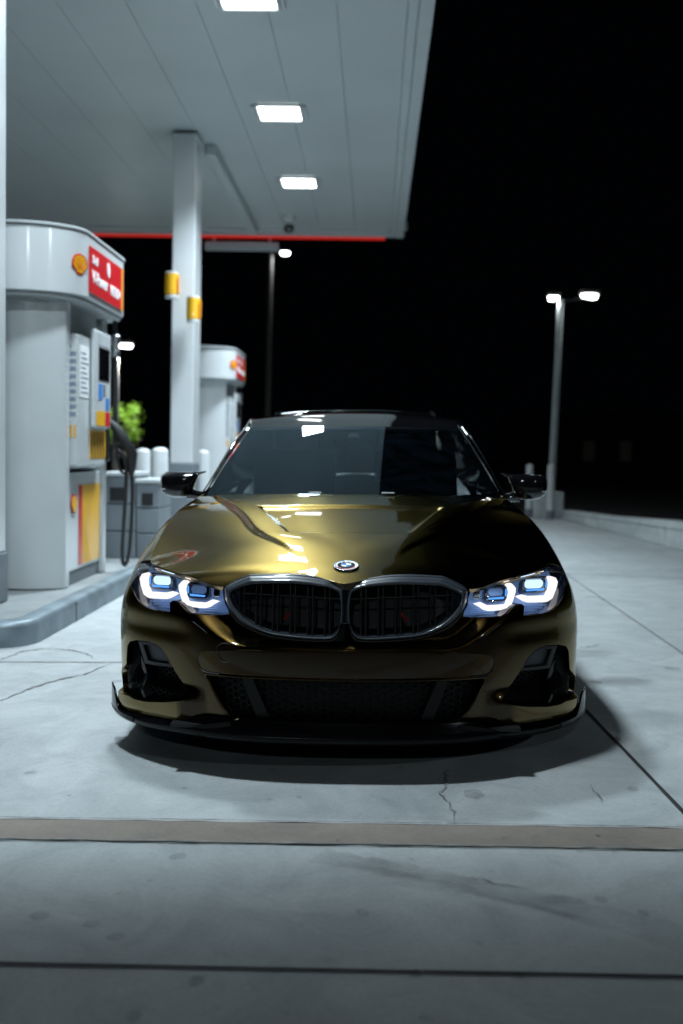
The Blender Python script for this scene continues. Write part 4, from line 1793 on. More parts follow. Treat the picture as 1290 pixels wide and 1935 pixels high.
# ---- bonnet
kedge = _sp_(np.linspace(cs_[2], s_(1.9), 80))
ue_f = nspline(np.concatenate([[-.1, .05], TAB[2:12, 3], [2.4]]), np.concatenate([[.40, .41], TAB[2:12, 2], [.745]]))
_kv = np.concatenate([[-.05, .06], kedge[:, 3]])
_ku = np.concatenate([[.395, .412], kedge[:, 2]])
_kh = np.concatenate([[.655, .663], kedge[:, 4]])
ordr = np.argsort(_kv)
_kv, _ku, _kh = _kv[ordr], _ku[ordr], _kh[ordr]
# smooth interpolants through a thinned set
ix = np.unique(np.concatenate([[0, 1], np.arange(2, len(_kv), 6), [len(_kv) - 1]]))
ueF = nspline(_kv[ix], _ku[ix])
heF = nspline(_kv[ix], _kh[ix])
hcF = nspline([-.05, .03, .08, .15, .3, .5, .75, 1.0, 1.25, 1.6], [.68, .705, .7215, .742, .786, .832, .880, .920, .953, .985])
ucF = nspline([.0, .2, .3, .5, .75, 1.2, 1.6], [.10, .165, .205, .335, .43, .60, .70])


def G(u, v):
    u = np.asarray(u, float)
    v = np.asarray(v, float)
    x = np.abs(u) / ueF(v)
    he, hc = heF(v), hcF(v)
    base = hc + (he - hc) * np.minimum(x, 1.25) ** 2.3
    a = np.abs(u)
    uc = ucF(v)
    fade = sstep(.20, .50, v) * (1 - .55 * sstep(1.1, 1.35, v))
    # V creases
    dd = uc - a
    ridge = .012 * fade * sstep(-.022, .004, dd) * (1 - .85 * sstep(.0, .22, dd))
    # recess in the middle of the bonnet
    ur = .245 + (v - .5) * .36
    rec = -.013 * sstep(.500, .513, v) * (1 - sstep(.95, .975, v)) * sstep(.0, .026, ur - a)
    # slim vents beside it
    return np.stack([u, v, base + ridge + rec], -1)


invG = make_inv(lambda a, b: G(a, b), np.linspace(-.80, .0, 160), np.linspace(.0, 1.6, 160))
front_px = [(421, 1112), (430.5, 1103), (463, 1089), (480, 1086.5), (551, 1085.5), (609, 1092), (629, 1098), (641, 1101), (653.5, 1102.5)]
fr = [invG(*p) for p in front_px]
print("bonnet front", [tuple(np.round(p, 3)) for p in fr])
kk = [( -a[2], a[3]) for a in _sp_(np.linspace(cs_[2] + .02, s_(1.50), 60))]
ve = kk[-1][1]
rr_ = [(-x, 1.235 + (ve - 1.235) * (x / abs(kk[-1][0])) ** 2.0) for x in np.linspace(abs(kk[-1][0]), 0, 24)]
fr = np.array(fr)
fr[-1, 0] = 0
leftb = np.array([tuple(p) for p in rr_[::-1]] + [tuple(p) for p in kk[::-1][1:]] + [tuple(p) for p in fr[:]])
rightb = leftb[1:-1][::-1].copy()
rightb[:, 0] *= -1
BON = np.concatenate([leftb, rightb])
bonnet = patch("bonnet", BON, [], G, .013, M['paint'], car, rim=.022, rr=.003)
# vent slits
for sgn in (-1, 1):
    vm = MB()
    for k in range(3):
        t0 = np.array([(-.46 + k * .028), .80 - k * .02])
        t1 = np.array([(-.34 + k * .02), .55 - k * .0])
        a = G(np.array([t0[0] * -sgn * -1, t1[0] * -sgn * -1]), np.array([t0[1], t1[1]]))
        if sgn > 0:
            a = a * np.array([-1, 1, 1])
        p, q = Vector(a[0]), Vector(a[1])
        vm.tube([tuple(p + Vector((0, 0, .001))), tuple((p + q) / 2 + Vector((0, 0, .002))), tuple(q + Vector((0, 0, .001)))], [.003, .006, .003], 8)
    vm.build("bonnet_vent", M['paint'], bonnet, smooth=True)

# ---- badge
ab = invG(654.5, 1071)
ab = np.array([0.0, invG(653.5, 1071)[1]])
p = G(np.array([0.0]), np.array([ab[1]]))[0]
e = 1e-3
tv = (G(np.array([0.0]), np.array([ab[1] + e]))[0] - p) / e
tv = Vector(tv).normalized()
tu = Vector((1, 0, 0))
tnn = tu.cross(tv).normalized()
BM = Matrix((tu, tv, tnn)).transposed().to_4x4()
BM.translation = Vector(p) + tnn * .001
M['badgeblue'] = mat("badge_blue", (0.05, 0.25, 0.62), .25, coat=.6, var=.03)
M['badgeviolet'] = mat("badge_violet", (0.06, 0.05, 0.25), .25, coat=.6, var=.03)


def ring(r0, r1, z0, z1, a0=0, a1=2 * PI, n=48):
    mb = MB()
    full = abs(a1 - a0 - 2 * PI) < 1e-6
    k = n if full else n + 1
    vs = []
    for i in range(k):
        a = a0 + (a1 - a0) * i / n
        c, s = math.cos(a), math.sin(a)
        vs += [(r0 * c, r0 * s, z0), (r1 * c, r1 * s, z0), (r1 * c, r1 * s, z1), (r0 * c, r0 * s, z1)]
    fs = []
    for i in range(n):
        j = (i + 1) % k
        for q in range(4):
            fs.append((i * 4 + q, j * 4 + q, j * 4 + (q + 1) % 4, i * 4 + (q + 1) % 4))
    if not full:
        fs += [(3, 2, 1, 0), tuple(4 * n + q for q in range(4))]
    mb.add([tuple(BM @ Vector(v)) for v in vs], fs)
    return mb


RB = .0455
badge = ring(.0001, RB, 0, .005).build("badge", M['chrome'], car, bevel=.0012)
ring(.032, RB - .0025, .0051, .0062).build("badge_ring", M['letter'], badge)
ring(.0335, .0375, .0063, .0068, math.radians(215), math.radians(335)).build("badge_arc", M['red'], badge)
ring(.0385, .0415, .0063, .0068, math.radians(190), math.radians(260)).build("badge_arc", M['badgeviolet'], badge)
ring(.0385, .0415, .0063, .0068, math.radians(100), math.radians(185)).build("badge_arc", M['badgeblue'], badge)
ring(.0195, .0315, .0051, .0066).build("badge_ring", M['gloss'], badge)
ring(.0185, .0195, .0051, .0072).build("badge_ring", M['chrome'], badge)
for k in range(4):
    ring(.0002, .0184, .0051, .0064, k * PI / 2, (k + 1) * PI / 2, 10).build("badge_quarter", M['letter'] if k % 2 == 0 else M['badgeblue'], badge)
for ch_, an in (("B", 128), ("M", 90), ("W", 52)):
    a = math.radians(an)
    Mt = BM @ Matrix.Translation((.0255 * math.cos(a), .0255 * math.sin(a), .0067)) @ Matrix.Rotation(a - PI / 2, 4, 'Z') @ Matrix.Translation((0, -.0042, 0))
    text_mesh("lettering", ch_, .0125, M['letter'], badge, Mt, .0002, .0003, 'CENTER')

# ---- kidney grille
M['slat'] = mat('slat_black', (0.006, 0.0065, 0.008), 0.22, var=.1)
def dense(L, n=6):
    out = []
    N = len(L)
    for i in range(N):
        p0, p1, p2, p3 = L[i - 1], L[i], L[(i + 1) % N], L[(i + 2) % N]
        for k in range(n):
            t = k / n
            c = .5 * ((2 * p1) + (-p0 + p2) * t + (2 * p0 - 5 * p1 + 4 * p2 - p3) * t * t + (-p0 + 3 * p1 - 3 * p2 + p3) * t ** 3)
            out.append(c)
    return np.array(out)


for sgn in (-1, 1):
    Od, Id = dense(KOp), dense(KIp)
    Od[:, 0] = np.minimum(Od[:, 0], -.0006)
    prof = [(0, .05), (0, .026), (.04, .020), (.3, .006), (.6, -.004), (.85, -.008), (.97, -.004), (1.0, .004), (1.0, .06)]
    vs, fs = [], []
    n = len(Od)
    for t, dv in prof:
        P = Od + (Id - Od) * t
        P = P.copy()
        P[:, 1] += dv
        if sgn > 0: P[:, 0] *= -1
        vs += list(P)
    for i in range(len(prof) - 1):
        for k in range(n):
            q = (i * n + k, i * n + (k + 1) % n, (i + 1) * n + (k + 1) % n, (i + 1) * n + k)
            fs.append(q if sgn < 0 else q[::-1])
    gf = raw_mesh("grille_frame", vs, fs, M['carbon'], car)
    # thin bright line round the outer edge
    ch = MB()
    Pc = Od + (Id - Od) * .02
    Pc = Pc.copy()
    Pc[:, 1] -= .0005
    if sgn > 0: Pc[:, 0] *= -1
    pth = [tuple(p) for p in Pc] + [tuple(Pc[0])]
    ch.tube(pth, .0016, 6, cap=False)
    ch.build("grille_edge", M['gloss'], gf, smooth=True)
    Pi = Id.copy()
    Pi[:, 1] += .004
    if sgn > 0: Pi[:, 0] *= -1
    ch = MB()
    ch.tube([tuple(p) for p in Pi] + [tuple(Pi[0])], .0018, 6, cap=False)
    ch.build("grille_edge", M['gloss'], gf, smooth=True)
    # slats
    poly = Id[:, [0, 2]]
    for k, x4 in enumerate((235, 372, 510, 652, 795, 935)):
        u0 = kpt(400 + x4 / 4.3, 1160)[0]
        hs2 = np.linspace(.45, .75, 400)
        ins_ = inside(poly, np.stack([np.full(400, u0), hs2], -1))
        if not ins_.any(): continue
        h0, h1 = hs2[ins_].min(), hs2[ins_].max()
        sm = MB()
        for du in (-.0085, .0085):
            a = []
            for h in (h0 - .004, (h0 + h1) / 2, h1 + .004):
                v = float(vk(np.array(u0), np.array(h))) + .022
                a.append((v, h))
            uu = (u0 + du) * (1 if sgn < 0 else -1)
            for (va, ha), (vb, hb2) in zip(a[:-1], a[1:]):
                sm.add([(uu - .003, va, ha), (uu + .003, va, ha), (uu + .003, vb, hb2), (uu - .003, vb, hb2),
                        (uu - .004, va + .05, ha), (uu + .004, va + .05, ha), (uu + .004, vb + .05, hb2), (uu - .004, vb + .05, hb2)],
                       [(0, 1, 2, 3), (4, 7, 6, 5), (0, 4, 5, 1), (1, 5, 6, 2), (2, 6, 7, 3), (3, 7, 4, 0)])
        sm.build("grille_slat", M['slat'], gf, bevel=.0015)
    bar = []
    for x4 in np.linspace(160, 1040, 14):
        pp = kpt(400 + x4 / 4.3, 1040 + (352 + (x4 - 160) * .06) / 4.3)
        bar.append((pp[0] * (1 if sgn < 0 else -1), pp[1] + .034, pp[2]))
    MB().tube(bar, .0035, 8).build("grille_bar", M['gloss'], gf, smooth=True)
    c0 = Id.mean(0)
    bk = Id.copy()
    bk = c0 + (bk - c0) * 1.04
    bk[:, 1] += .20
    if sgn > 0: bk[:, 0] *= -1
    raw_mesh("grille_backing", list(bk), [tuple(range(len(bk)))], M['black'], gf, smooth=False)
    # red tow brace seen through the slats
    q0, q1 = kpt(533, 1177), kpt(545, 1163)
    f = 1 if sgn < 0 else -1
    MB().tube([(q0[0] * f, q0[1] + .07, q0[2]), (q1[0] * f, q1[1] + .07, q1[2])], .0045, 8).build("red_brace", M['red'], gf, smooth=True)
nt2 = np.array([kpt(400 + x / 4.3, 1040 + y / 4.3) for x, y in ((1052, 592), (1101, 590), (1101, 740), (1000, 742), (1028, 690))])

# ---- headlights
hlc = {d: inv_off(d) for d in (.022, .034, .046)}


def hl_map(pts, d):
    iv = hlc[d]
    return np.array([iv(240 + x / 6.143, 1040 + y / 6.143) for x, y in pts])


DR1 = [(252, 252), (215, 258), (172, 272), (147, 318), (152, 372), (170, 440), (192, 508), (240, 545), (340, 550), (430, 552), (482, 535), (572, 484), (530, 474), (460, 489), (360, 483), (272, 478), (246, 462), (230, 420), (216, 380), (217, 322), (240, 285)]
DR2 = [(706, 348), (655, 344), (625, 368), (598, 402), (600, 450), (618, 520), (640, 588), (690, 630), (800, 640), (900, 645), (950, 638), (1048, 588), (990, 571), (918, 604), (820, 598), (722, 588), (692, 560), (672, 500), (657, 440), (663, 402), (690, 370)]


def rrpx(x0, x1, y0, y1, r=30, n=5, sh=0.0):
    out = []
    for cx, cy, a0 in ((x1 - r, y0 + r, -90), (x1 - r, y1 - r, 0), (x0 + r, y1 - r, 90), (x0 + r, y0 + r, 180)):
        for k in range(n + 1):
            a = math.radians(a0 + 90 * k / n)
            out.append((cx + r * math.cos(a), cy + r * math.sin(a) + sh * (cx - (x0 + x1) / 2)))
    return out


for sgn in (-1, 1):
    fl = (lambda L: np.asarray(L)) if sgn < 0 else mir
    hd = patch("headlight", fl(grow(HL, -.002)), [], lambda a, b: W(a, b, .0), .014, M['lens'], car, rim=.006, rr=.003, hint_scale=(1, .4))
    patch("housing", fl(grow(HL, .004)), [], lambda a, b: W(a, b, .060), .02, M['lampin_glow'], hd, rim=0, hint_scale=(1, .4))
    # side walls of the housing
    Lp = resample(fl(grow(HL, -.001)) * np.array([1, .4]), .012) / np.array([1, .4])
    a_, b_ = W(Lp[:, 0], Lp[:, 1], .006), W(Lp[:, 0], Lp[:, 1], .062)
    n = len(Lp)
    raw_mesh("lamp_rim", list(a_) + list(b_), [(i, (i + 1) % n, n + (i + 1) % n, n + i) for i in range(n)], M['lampdark'], hd)
    for DR in (DR1, DR2):
        patch("light_guide", fl(hl_map(DR, .022)), [], lambda a, b: W(a, b, .022), .008, M['drl'], hd, rim=.015, rr=.002, hint_scale=(1, .4))
    for k, (x0, x1, y0, y1) in enumerate(((258, 528, 262, 446), (698, 946, 372, 552))):
        fr0 = hl_map(rrpx(x0, x1, y0, y1, 45, 5, .06), .034)
        fr1 = hl_map(rrpx(x0 + 22, x1 - 22, y0 + 20, y1 - 24, 38, 5, .06), .034)
        fr2 = hl_map(rrpx(x0 + 50, x1 - 40, y0 + 40, y1 - 62, 34, 5, .06), .046)
        pj = patch("projector", fl(fr0), [fl(fr1)], lambda a, b: W(a, b, .034), .008, M['lampdark'], hd, rim=.02, rr=.003, hint_scale=(1, .4))
        patch("projector_cup", fl(fr1), [], lambda a, b: W(a, b, .054), .012, M['lampdark'], hd, rim=0, hint_scale=(1, .4))
        patch("projector_lens", fl(fr2), [], lambda a, b: W(a, b, .046), .010, M['coolglow' if k == 0 else 'lampin_glow'], hd, rim=.01, rr=.006, hint_scale=(1, .4))
        strip_ = hl_map([(x0 + 30, y1 - 44 - .04 * 100), (x1 - 40, y1 - 30), (x1 - 44, y1 - 16), (x0 + 40, y1 - 28)], .034)
        patch("glow_strip", fl(strip_), [], lambda a, b: W(a, b, .032), .008, M['bluering'], hd, rim=.003, hint_scale=(1, .4))
        ov = hl_map(rrpx(x0 + 8, x0 + 20, y0 + 40, y1 - 60, 5, 2), .034)
        patch("glow_strip", fl(ov), [], lambda a, b: W(a, b, .032), .008, M['bluering'], hd, rim=.003, hint_scale=(1, .4))
    # small inner reflector, ribs under the light guides
    sm = hl_map(rrpx(1005, 1068, 442, 530, 16, 4), .034)
    patch("marker_lamp", fl(sm), [], lambda a, b: W(a, b, .034), .01, M['chrome'], hd, rim=.01, rr=.004, hint_scale=(1, .4))
    for k in range(5):
        y = 560 + k * 24
        x0_ = 1000 - k * 50
        rb2 = hl_map([(x0_, y + 40), (1110 + k * 6, y + 30), (1112 + k * 6, y + 40), (x0_, y + 52)], .046)
        patch("reflector_rib", fl(rb2), [], lambda a, b: W(a, b, .046), .01, M['lampin_glow'], hd, rim=.006, rr=.002, hint_scale=(1, .4))
    for k in range(3):
        y = 575 + k * 28
        rb2 = hl_map([(180 + k * 20, y - 10), (300, y + 12), (470, y + 24), (470, y + 34), (300, y + 24), (185 + k * 20, y + 2)], .046)
        patch("reflector_rib", fl(rb2), [], lambda a, b: W(a, b, .046), .01, M['lampin_glow'], hd, rim=.006, rr=.002, hint_scale=(1, .4))

# ---- splitter
def planC(s):
    T = _sp_(np.abs(s))
    dT = (_sp_(np.abs(s) + 1e-3) - _sp_(np.abs(s) - 1e-3))[..., :2]
    tn = dT / np.linalg.norm(dT, axis=-1, keepdims=True)
    sg = np.where(np.asarray(s) < 0, -1, 1)
    return np.stack([T[..., 0] * sg, T[..., 1]], -1), np.stack([tn[..., 1] * sg, -tn[..., 0]], -1)


SS = np.linspace(-1.10, 1.10, 140)
C_, O_ = planC(SS)
prof = [(-.10, .205), (-.004, .205), (.000, .196), (.004, .188), (.012, .172), (.030, .166), (.034, .163), (.0345, .159), (.033, .155), (.026, .143), (.018, .137), (-.14, .134)]
vs, fs = [], []
ep = sstep(.80, 1.02, np.abs(SS))
for i, (o, h) in enumerate(prof):
    oo = o + (.006 * ep if o > 0 else 0) + .003 * np.cos(SS * 3)
    hh = h + (.0 if h < .17 else .0) * ep - .012 * sstep(.55, .8, np.abs(SS)) * (h < .17)
    P = C_ + O_ * oo[:, None] if np.ndim(oo) else C_ + O_ * oo
    vs.append(np.stack([P[:, 0], P[:, 1], np.broadcast_to(hh, SS.shape)], -1))
n = len(SS)
V_ = np.concatenate(vs)
for i in range(len(prof) - 1):
    for k in range(n - 1):
        fs.append((i * n + k, (i + 1) * n + k, (i + 1) * n + k + 1, i * n + k + 1))
fs.append(tuple(i * n for i in range(len(prof))))
fs.append(tuple(i * n + n - 1 for i in range(len(prof)))[::-1])
mb = MB()
mb.add(V_, fs)
M['split'] = mat('splitter_black', (0.0012, 0.0012, 0.0015), 0.14, var=.1, spec=.12)
spl = mb.build("front_splitter", M['split'], car, smooth=True, angle=28)
for sgn in (-1, 1):
    # upturned end plate
    s0 = np.linspace(.84, 1.10, 16)
    Cc, Oo = planC(s0 * sgn)
    e0 = np.linspace(0, 1, 16)
    hh = .158 + .075 * sstep(.42, .72, e0)
    inn = Cc + Oo * .024
    outp = Cc + Oo * (.034 + .002 * e0[:, None])
    vs = []
    for P, z in ((inn, np.full(16, .145)), (outp, .134 + .012 * e0), (Cc + Oo * (.036), hh), (Cc + Oo * .028, hh + .002)):
        vs += [(p[0], p[1], zz) for p, zz in zip(P, z)]
    fs = []
    for a in range(4):
        b = (a + 1) % 4
        for k in range(15):
            q = (a * 16 + k, a * 16 + k + 1, b * 16 + k + 1, b * 16 + k)
            fs.append(q)
    fs += [(0, 16, 32, 48), (15, 63, 47, 31)]
    mb = MB()
    mb.add(vs, fs)
    mb.build("splitter_winglet", M['split'], spl, bevel=.004)
    # ramp between the middle and side sections
    q = toW([(590, 895), (608, 898), (530, 965), (505, 965)], *c1)
    s1 = abs(q[:, 0])
    Cc, Oo = planC(np.array([.40, .43, .54, .57]) * sgn)
    a, b, c, d = [Cc[i] for i in range(4)]
    mb = MB()
    mb.add([(*(Cc[0] + Oo[0] * .01), .20), (*(Cc[1] + Oo[1] * .01), .205), (*(Cc[3] + Oo[3] * .030), .162), (*(Cc[2] + Oo[2] * .030), .160),
            (*(Cc[0] + Oo[0] * .0), .15), (*(Cc[1] + Oo[1] * .0), .15), (*(Cc[3] + Oo[3] * .026), .146), (*(Cc[2] + Oo[2] * .026), .146)],
           [(0, 1, 2, 3), (7, 6, 5, 4), (0, 4, 5, 1), (1, 5, 6, 2), (2, 6, 7, 3), (3, 7, 4, 0)])
    mb.build("splitter_ramp", M['split'], spl, bevel=.003)

# ---- glasshouse
def roofc(v):
    return _roof(v)


_roof = nspline([1.98, 2.2, 2.5, 2.8, 3.1, 3.5, 3.9], [1.305, 1.362, 1.392, 1.402, 1.401, 1.375, 1.315])
_ru = nspline([1.98, 2.3, 2.8, 3.4, 3.9], [.575, .590, .605, .590, .555])


def roof(a, v):
    a = np.asarray(a, float)
    v = np.asarray(v, float)
    return np.stack([a * _ru(v), v, _roof(v) - .045 * np.abs(a) ** 2.4 * np.ones_like(v)], -1)


def wtop(a):
    a = np.asarray(a, float)
    return np.stack([.566 * a, 1.915 + .20 * a ** 2, 1.288 - 0.004 * a ** 2], -1)


def wbase(a):
    a = np.asarray(a, float)
    return np.stack([.730 * a, 1.27 + .34 * a ** 2, .930 + .012 * a ** 2], -1)


def wind(a, t):
    a = np.asarray(a, float)
    t = np.asarray(t, float)
    P = wbase(a) * (1 - t)[..., None] + wtop(a) * t[..., None]
    b = 4 * t * (1 - t) * .012
    P[..., 1] -= b * .45
    P[..., 2] += b * .9
    return P


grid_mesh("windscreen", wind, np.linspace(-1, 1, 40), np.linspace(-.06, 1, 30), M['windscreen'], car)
# black band along the glass edges
bd = lambda a, t: wind(a, t) + np.array([0, .004, -.004])
for nm, A, B in (("glass_border", np.linspace(-1, 1, 40), np.linspace(.955, 1.02, 3)), ("glass_border", np.linspace(-1.0, -.955, 3), np.linspace(-.06, 1, 20)), ("glass_border", np.linspace(.955, 1.0, 3), np.linspace(-.06, 1, 20)), ("glass_border", np.linspace(-1, 1, 40), np.linspace(-.08, .03, 3))):
    grid_mesh(nm, bd, A, B, M['black'], car)


def roof_front(a, t):
    """roof skin from the windscreen top to the tail"""
    a = np.asarray(a, float)
    t = np.asarray(t, float)
    v0 = 1.925 + .20 * a ** 2
    v = v0 + (3.85 - v0) * t
    R = roof(a, v)
    k = sstep(0, .12, t)
    w0 = wtop(a) + np.stack([np.zeros_like(a), v - 1.915 - .20 * a ** 2, (v - v0) * .32 + .001], -1)
    return w0 * (1 - k)[..., None] + R * k[..., None]


grid_mesh("roof", roof_front, np.linspace(-1, 1, 44), np.linspace(0, 1, 50), M['gloss'], car)
# tilted glass roof panel with pale side seals
sv0, sv1 = 2.50, 3.05


def sun(a, t):
    v = sv0 + (sv1 - sv0) * np.asarray(t, float)
    P = roof(np.asarray(a, float) * .78, v)
    P[..., 2] += .006 + .028 * np.asarray(t, float)
    return P


sr = grid_mesh("sunroof", sun, np.linspace(-1, 1, 30), np.linspace(0, 1, 14), M['skylight'], car)
so = sr.modifiers.new("solid", 'SOLIDIFY')
so.thickness = .012
so.offset = -1
for sgn in (-1, 1):
    pth = [tuple(sun(np.array([sgn * 1.005]), np.array([t]))[0] + np.array([0, 0, .001])) for t in np.linspace(0, 1, 8)]
    MB().tube(pth, .006, 8).build("sunroof_seal", M['chrome'], sr, smooth=True)


def rail(t):
    """outer line of A pillar and roof rail, t 0..1 pillar, 1..2 rail"""
    pts = np.array([(.775, 1.74, .935), (.738, 1.95, 1.045), (.695, 2.16, 1.165), (.652, 2.36, 1.262), (.632, 2.60, 1.318), (.628, 2.85, 1.338), (.622, 3.10, 1.338), (.61, 3.4, 1.318), (.60, 3.75, 1.24), (.62, 4.05, 1.05), (.64, 4.15, .985)])
    return nspline(np.linspace(0, 2, len(pts)), pts)(t)


def inner_line(t):
    a = np.ones_like(t)
    pil = wind(np.ones_like(t), np.clip(t / .62, 0, 1))
    tt = np.clip((t - .62) / 1.38, 0, 1)
    rl = roof_front(np.ones_like(t), tt)
    return np.where((t < .62)[..., None], pil, rl)


def pillar(sgn):
    def f(t, w):
        t = np.asarray(t, float)
        w = np.asarray(w, float)
        A, B = inner_line(t), rail(t)
        P = A * (1 - w)[..., None] + B * w[..., None]
        b = 4 * w * (1 - w) * .012
        out = np.stack([b * .6, -b * .4 * (t < .7), b * .8], -1)
        P = P + out
        P[..., 0] *= sgn
        return P
    return f


for sgn in (-1, 1):
    grid_mesh("roof_pillar", pillar(sgn), np.linspace(0, 2, 70), np.linspace(0, 1, 8), M['paint'], car, flip=sgn < 0)
    # shiny drip edge
    t = np.linspace(0.02, 1.6, 40)
    p = pillar(sgn)(t, np.full_like(t, .16))
    MB().tube([tuple(x) for x in p], .0045, 6).build("pillar_trim", M['gloss'], car, smooth=True)
    p = pillar(sgn)(t, np.full_like(t, 1.0))
    MB().tube([tuple(x) for x in p], .007, 6).build("window_seal", M['gloss'], car, smooth=True)

    def sidew(v, w):
        v = np.asarray(v, float)
        w = np.asarray(w, float)
        tt = np.linspace(0, 2, 200)
        R = rail(tt)
        top = np.stack([np.interp(v, R[:, 1], R[:, k]) for k in range(3)], -1)
        sK = np.interp(v, TAB[10:15, 3], cs_[10:15])
        K = _sp_(sK)
        bot = np.stack([K[..., 2] + .005, K[..., 3], K[..., 4] - .002], -1)
        P = top * w[..., None] + bot * (1 - w)[..., None]
        P[..., 0] = P[..., 0] + .02 * 4 * w * (1 - w)
        P[..., 0] *= sgn
        return P
    grid_mesh("side_window", sidew, np.linspace(1.745, 4.0, 50), np.linspace(0, 1, 8), M['darkglass'], car, flip=sgn > 0)

grid_mesh("rear_window", lambda a, t: np.stack([np.asarray(a) * (.56 + .06 * np.asarray(t)), 3.84 + .36 * np.asarray(t) - .05 * np.asarray(a) ** 2, 1.325 - .045 * np.abs(a) ** 2.4 - .33 * np.asarray(t)], -1), np.linspace(-1, 1, 16), np.linspace(0, 1, 8), M['darkglass'], car)


def boot(a, t):
    a = np.asarray(a, float)
    t = np.asarray(t, float)
    s = s_(4.0) + (SMAX - .25 - s_(4.0)) * t
    K = _sp_(s)
    return np.stack([K[..., 2] * a, K[..., 3], K[..., 4] + .02 * (1 - a ** 2)], -1)


grid_mesh("boot_lid", boot, np.linspace(-1, 1, 16), np.linspace(0, 1, 12), M['paint'], car)
cw = MB()
cw.add([(-.76, 1.66, .915), (-.4, 1.36, .925), (0, 1.27, .925), (.4, 1.36, .925), (.76, 1.66, .915), (.76, 1.50, .86), (.4, 1.2, .87), (0, 1.15, .88), (-.4, 1.2, .87), (-.76, 1.5, .86)], [(0, 1, 8, 9), (1, 2, 7, 8), (2, 3, 6, 7), (3, 4, 5, 6)])
cw.build("cowl", M['black'], car)
# washer jets seen at the bonnet's rear edge
for sgn in (-1, 1):
    MB().box(sgn * .17 - .03, sgn * .17 + .03, 1.225, 1.25, .957, .963).build("washer_jet", M['greylight'], car, bevel=.002)

# ---- inside
ub = MB()
ub.box(-.66, .66, .901, 4.35, .16, .56)
ub.box(-.42, .42, .27, .42, .20, .63)
ub.box(-.62, .62, .07, .268, .168, .18)
ub.box(-.70, .70, .30, .418, .168, .196)
ub.box(-.66, .66, .42, .9, .16, .64)
ub.build("underbody", M['black'], car)
db = MB()
db.prism([(1.45, .60), (1.45, .88), (1.62, .915), (1.85, .925), (2.0, .90), (2.05, .80), (2.05, .60)], -.70, .70, 'x')
db.build("dashboard", M['seat'], car, bevel=.03)
MB().prism([(1.95, .925), (2.06, .93), (2.06, 1.0), (2.02, 1.0)], -.05, .28, 'x').build("instrument_screen", M['gloss'], car, bevel=.01)
swc = Vector((.36, 2.22, .935))
R_ = Matrix.Translation(swc) @ Matrix.Rotation(math.radians(-66), 4, 'X')
sw = MB()
sw.tube([tuple(R_ @ Vector((.185 * math.cos(a), .185 * math.sin(a), 0))) for a in np.linspace(0, 2 * PI, 40)], .017, 10, cap=False)
M['grip'] = mat('wheel_grip', (0.13, 0.135, 0.14), .45, var=.15)
sw_o = sw.build("steering_wheel", M['grip'], car, smooth=True)
sw = MB()
for an in (10, 170, 270):
    a = math.radians(an)
    sw.tube([tuple(R_ @ Vector((.05 * math.cos(a), .05 * math.sin(a), .02))), tuple(R_ @ Vector((.18 * math.cos(a), .18 * math.sin(a), 0)))], .018, 8)
sw.lathe([(0, .0), (.07, 0), (.075, .02), (.05, .045), (0, .05)], 20, M=R_)
sw.build("spokes", M['grip'], sw_o, smooth=True)
for sgn in (-1, 1):
    sx = .37 * sgn
    b = MB()
    b.prism([(2.50, .58), (2.62, .62), (2.86, 1.14), (2.80, 1.18), (2.70, 1.12), (2.48, .66)], sx - .25, sx + .25, 'x')
    st_ = b.build("front_seat", M['seat'], car, bevel=.05, seg=3)
    b = MB()
    b.prism([(2.78, 1.15), (2.88, 1.15), (2.90, 1.30), (2.84, 1.33), (2.78, 1.30)], sx - .13, sx + .13, 'x')
    b.build("headrest", M['seat'], st_, bevel=.03, seg=3)
    b = MB()
    b.prism([(2.05, .56), (2.5, .56), (2.5, .66), (2.1, .68)], sx - .26, sx + .26, 'x')
    b.build("cushion", M['seat'], st_, bevel=.03)
rm = MB()
rm.prism([(2.17, 1.20), (2.20, 1.20), (2.21, 1.265), (2.18, 1.265)], -.12, .12, 'x')
rm.build("interior_mirror", M['gloss'], car, bevel=.01)
cmp = [wind(np.array([a]), np.array([t]))[0] + np.array([0, .006, -.008]) for a, t in ((-.055, .84), (.055, .84), (.034, .91), (-.034, .91))]
cb = MB()
cb.add(cmp + [c + np.array([0, .03, -.03]) for c in cmp], [(0, 1, 2, 3), (0, 4, 5, 1), (1, 5, 6, 2), (2, 6, 7, 3), (3, 7, 4, 0), (7, 6, 5, 4)])
cb.build("camera_housing", M['greylight'], car, bevel=.004)

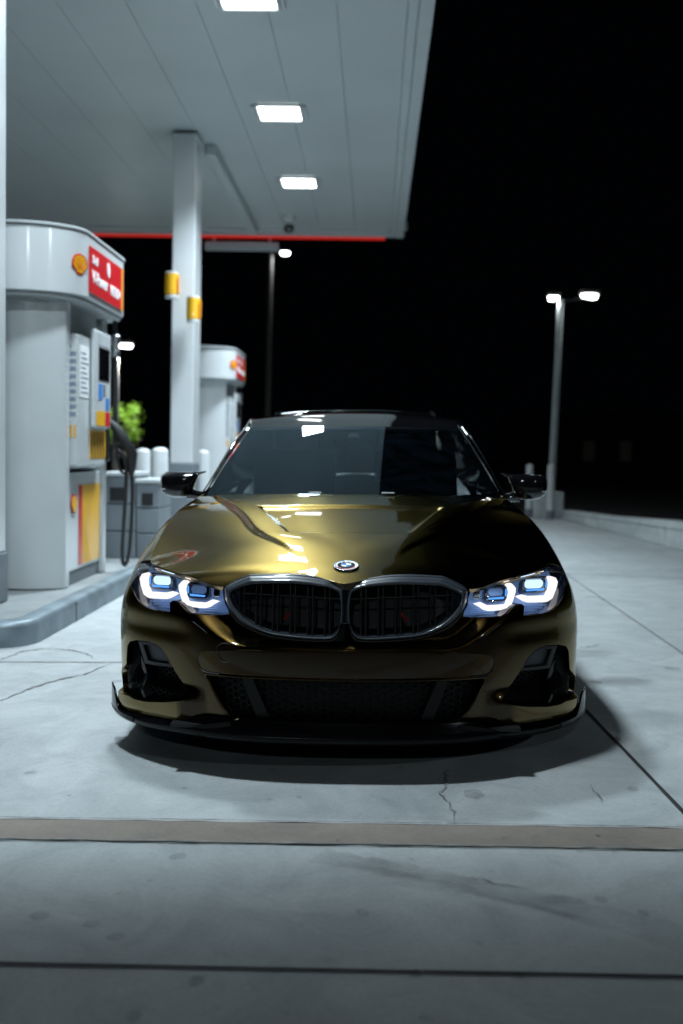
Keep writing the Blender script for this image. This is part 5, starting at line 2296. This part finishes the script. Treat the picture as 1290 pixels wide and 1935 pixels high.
# ---- door mirrors
for sgn in (-1, 1):
    secs = []
    # u, centre v, centre h, half depth, half height
    for (u, v, h, hv, hh_) in ((.756, 1.72, 1.046, .004, .003), (.795, 1.725, 1.036, .016, .008), (.818, 1.74, 1.012, .034, .032), (.835, 1.75, .985, .052, .058), (.87, 1.755, .978, .064, .066),
                               (.92, 1.76, .976, .070, .066), (.96, 1.765, .978, .066, .060), (.985, 1.775, .982, .055, .050), (1.0, 1.785, .986, .036, .034), (1.006, 1.79, .988, .012, .012)):
        ring_ = []
        for k in range(28):
            a = 2 * PI * k / 28
            c, s = math.cos(a), math.sin(a)
            ex = 2 / 3.4
            ring_.append((u * sgn, v + hv * math.copysign(abs(c) ** ex, c), h + hh_ * math.copysign(abs(s) ** ex, s)))
        secs.append(ring_)
    mb = MB()
    vs = [p for r in secs for p in r]
    fs = []
    for i in range(len(secs) - 1):
        for k in range(28):
            q = (i * 28 + k, i * 28 + (k + 1) % 28, (i + 1) * 28 + (k + 1) % 28, (i + 1) * 28 + k)
            fs.append(q if sgn < 0 else q[::-1])
    fs += [tuple(range(28)), tuple((len(secs) - 1) * 28 + k for k in range(28))]
    mb.add(vs, fs)
    mo = mb.build("door_mirror", M['gloss'], car, smooth=True, angle=60)
    MB().tube([(.855 * sgn, 1.75, .93), (.80 * sgn, 1.74, .922), (.745 * sgn, 1.72, .915)], [.03, .024, .028], 12).build("mirror_arm", M['gloss'], mo, smooth=True)
    MB().tube([(x * sgn, 1.70 + .012 * abs(x - .92) / .08, .955) for x in np.linspace(.86, .985, 8)], .003, 6).build("mirror_seam", M['chrome'], mo, smooth=True)
    MB().box(min(.85 * sgn, .99 * sgn), max(.85 * sgn, .99 * sgn), 1.822, 1.829, .955, 1.04).build("mirror_glass", M['chrome'], mo, bevel=.002)

# ---- wheels
def wheel(u, v, face):
    w = thing("wheel", None, None, (u, v, .33))
    del_ = w
    w.parent = car
    RX = Matrix.Rotation(PI / 2, 4, 'Y')
    ty = [(.245, -.115), (.30, -.122), (.325, -.105), (.332, -.08), (.332, .08), (.325, .105), (.30, .122), (.245, .115)]
    MB().lathe(ty, 48, M=RX).build("tyre", M['dark'], w, smooth=True, angle=50)
    MB().lathe([(.246, -.10), (.235, -.09), (.225, 0), (.235, .09), (.246, .10)], 48, M=RX).build("rim", M['gloss'], w, smooth=True)
    sp = MB()
    for k in range(10):
        a = 2 * PI * k / 10
        M_ = RX @ Matrix.Rotation(a, 4, 'Z')
        sp.box(.03, .24, -.016, .016, .05 * face - .012, .05 * face + .012, M=M_)
    sp.lathe([(0, .03 * face), (.06, .03 * face), (.06, .07 * face), (0, .08 * face)], 20, M=RX)
    sp.build("spokes", M['gloss'], w, bevel=.004)
    return w


for u, v, f in ((-.772, .82, -1), (.772, .82, 1), (-.772, 3.65, -1), (.772, 3.65, 1)):
    wheel(u, v, f)


# ------------------------------------------------------------------ world and render settings
w = bpy.data.worlds.new("World")
scene.world = w
w.use_nodes = True
bg = w.node_tree.nodes["Background"]
bg.inputs["Color"].default_value = (0.35, 0.5, 0.8, 1)
bg.inputs["Strength"].default_value = 0.0008
scene.view_settings.view_transform = 'Standard'
scene.view_settings.look = 'None'
scene.view_settings.gamma = 1
scene.view_settings.exposure = 0.28
scene.render.engine = 'CYCLES'
scene.cycles.use_denoising = True
scene.cycles.max_bounces = 8
scene.cycles.transparent_max_bounces = 12
scene.cycles.sample_clamp_indirect = 6.0
scene.cycles.caustics_reflective = False
scene.cycles.caustics_refractive = False
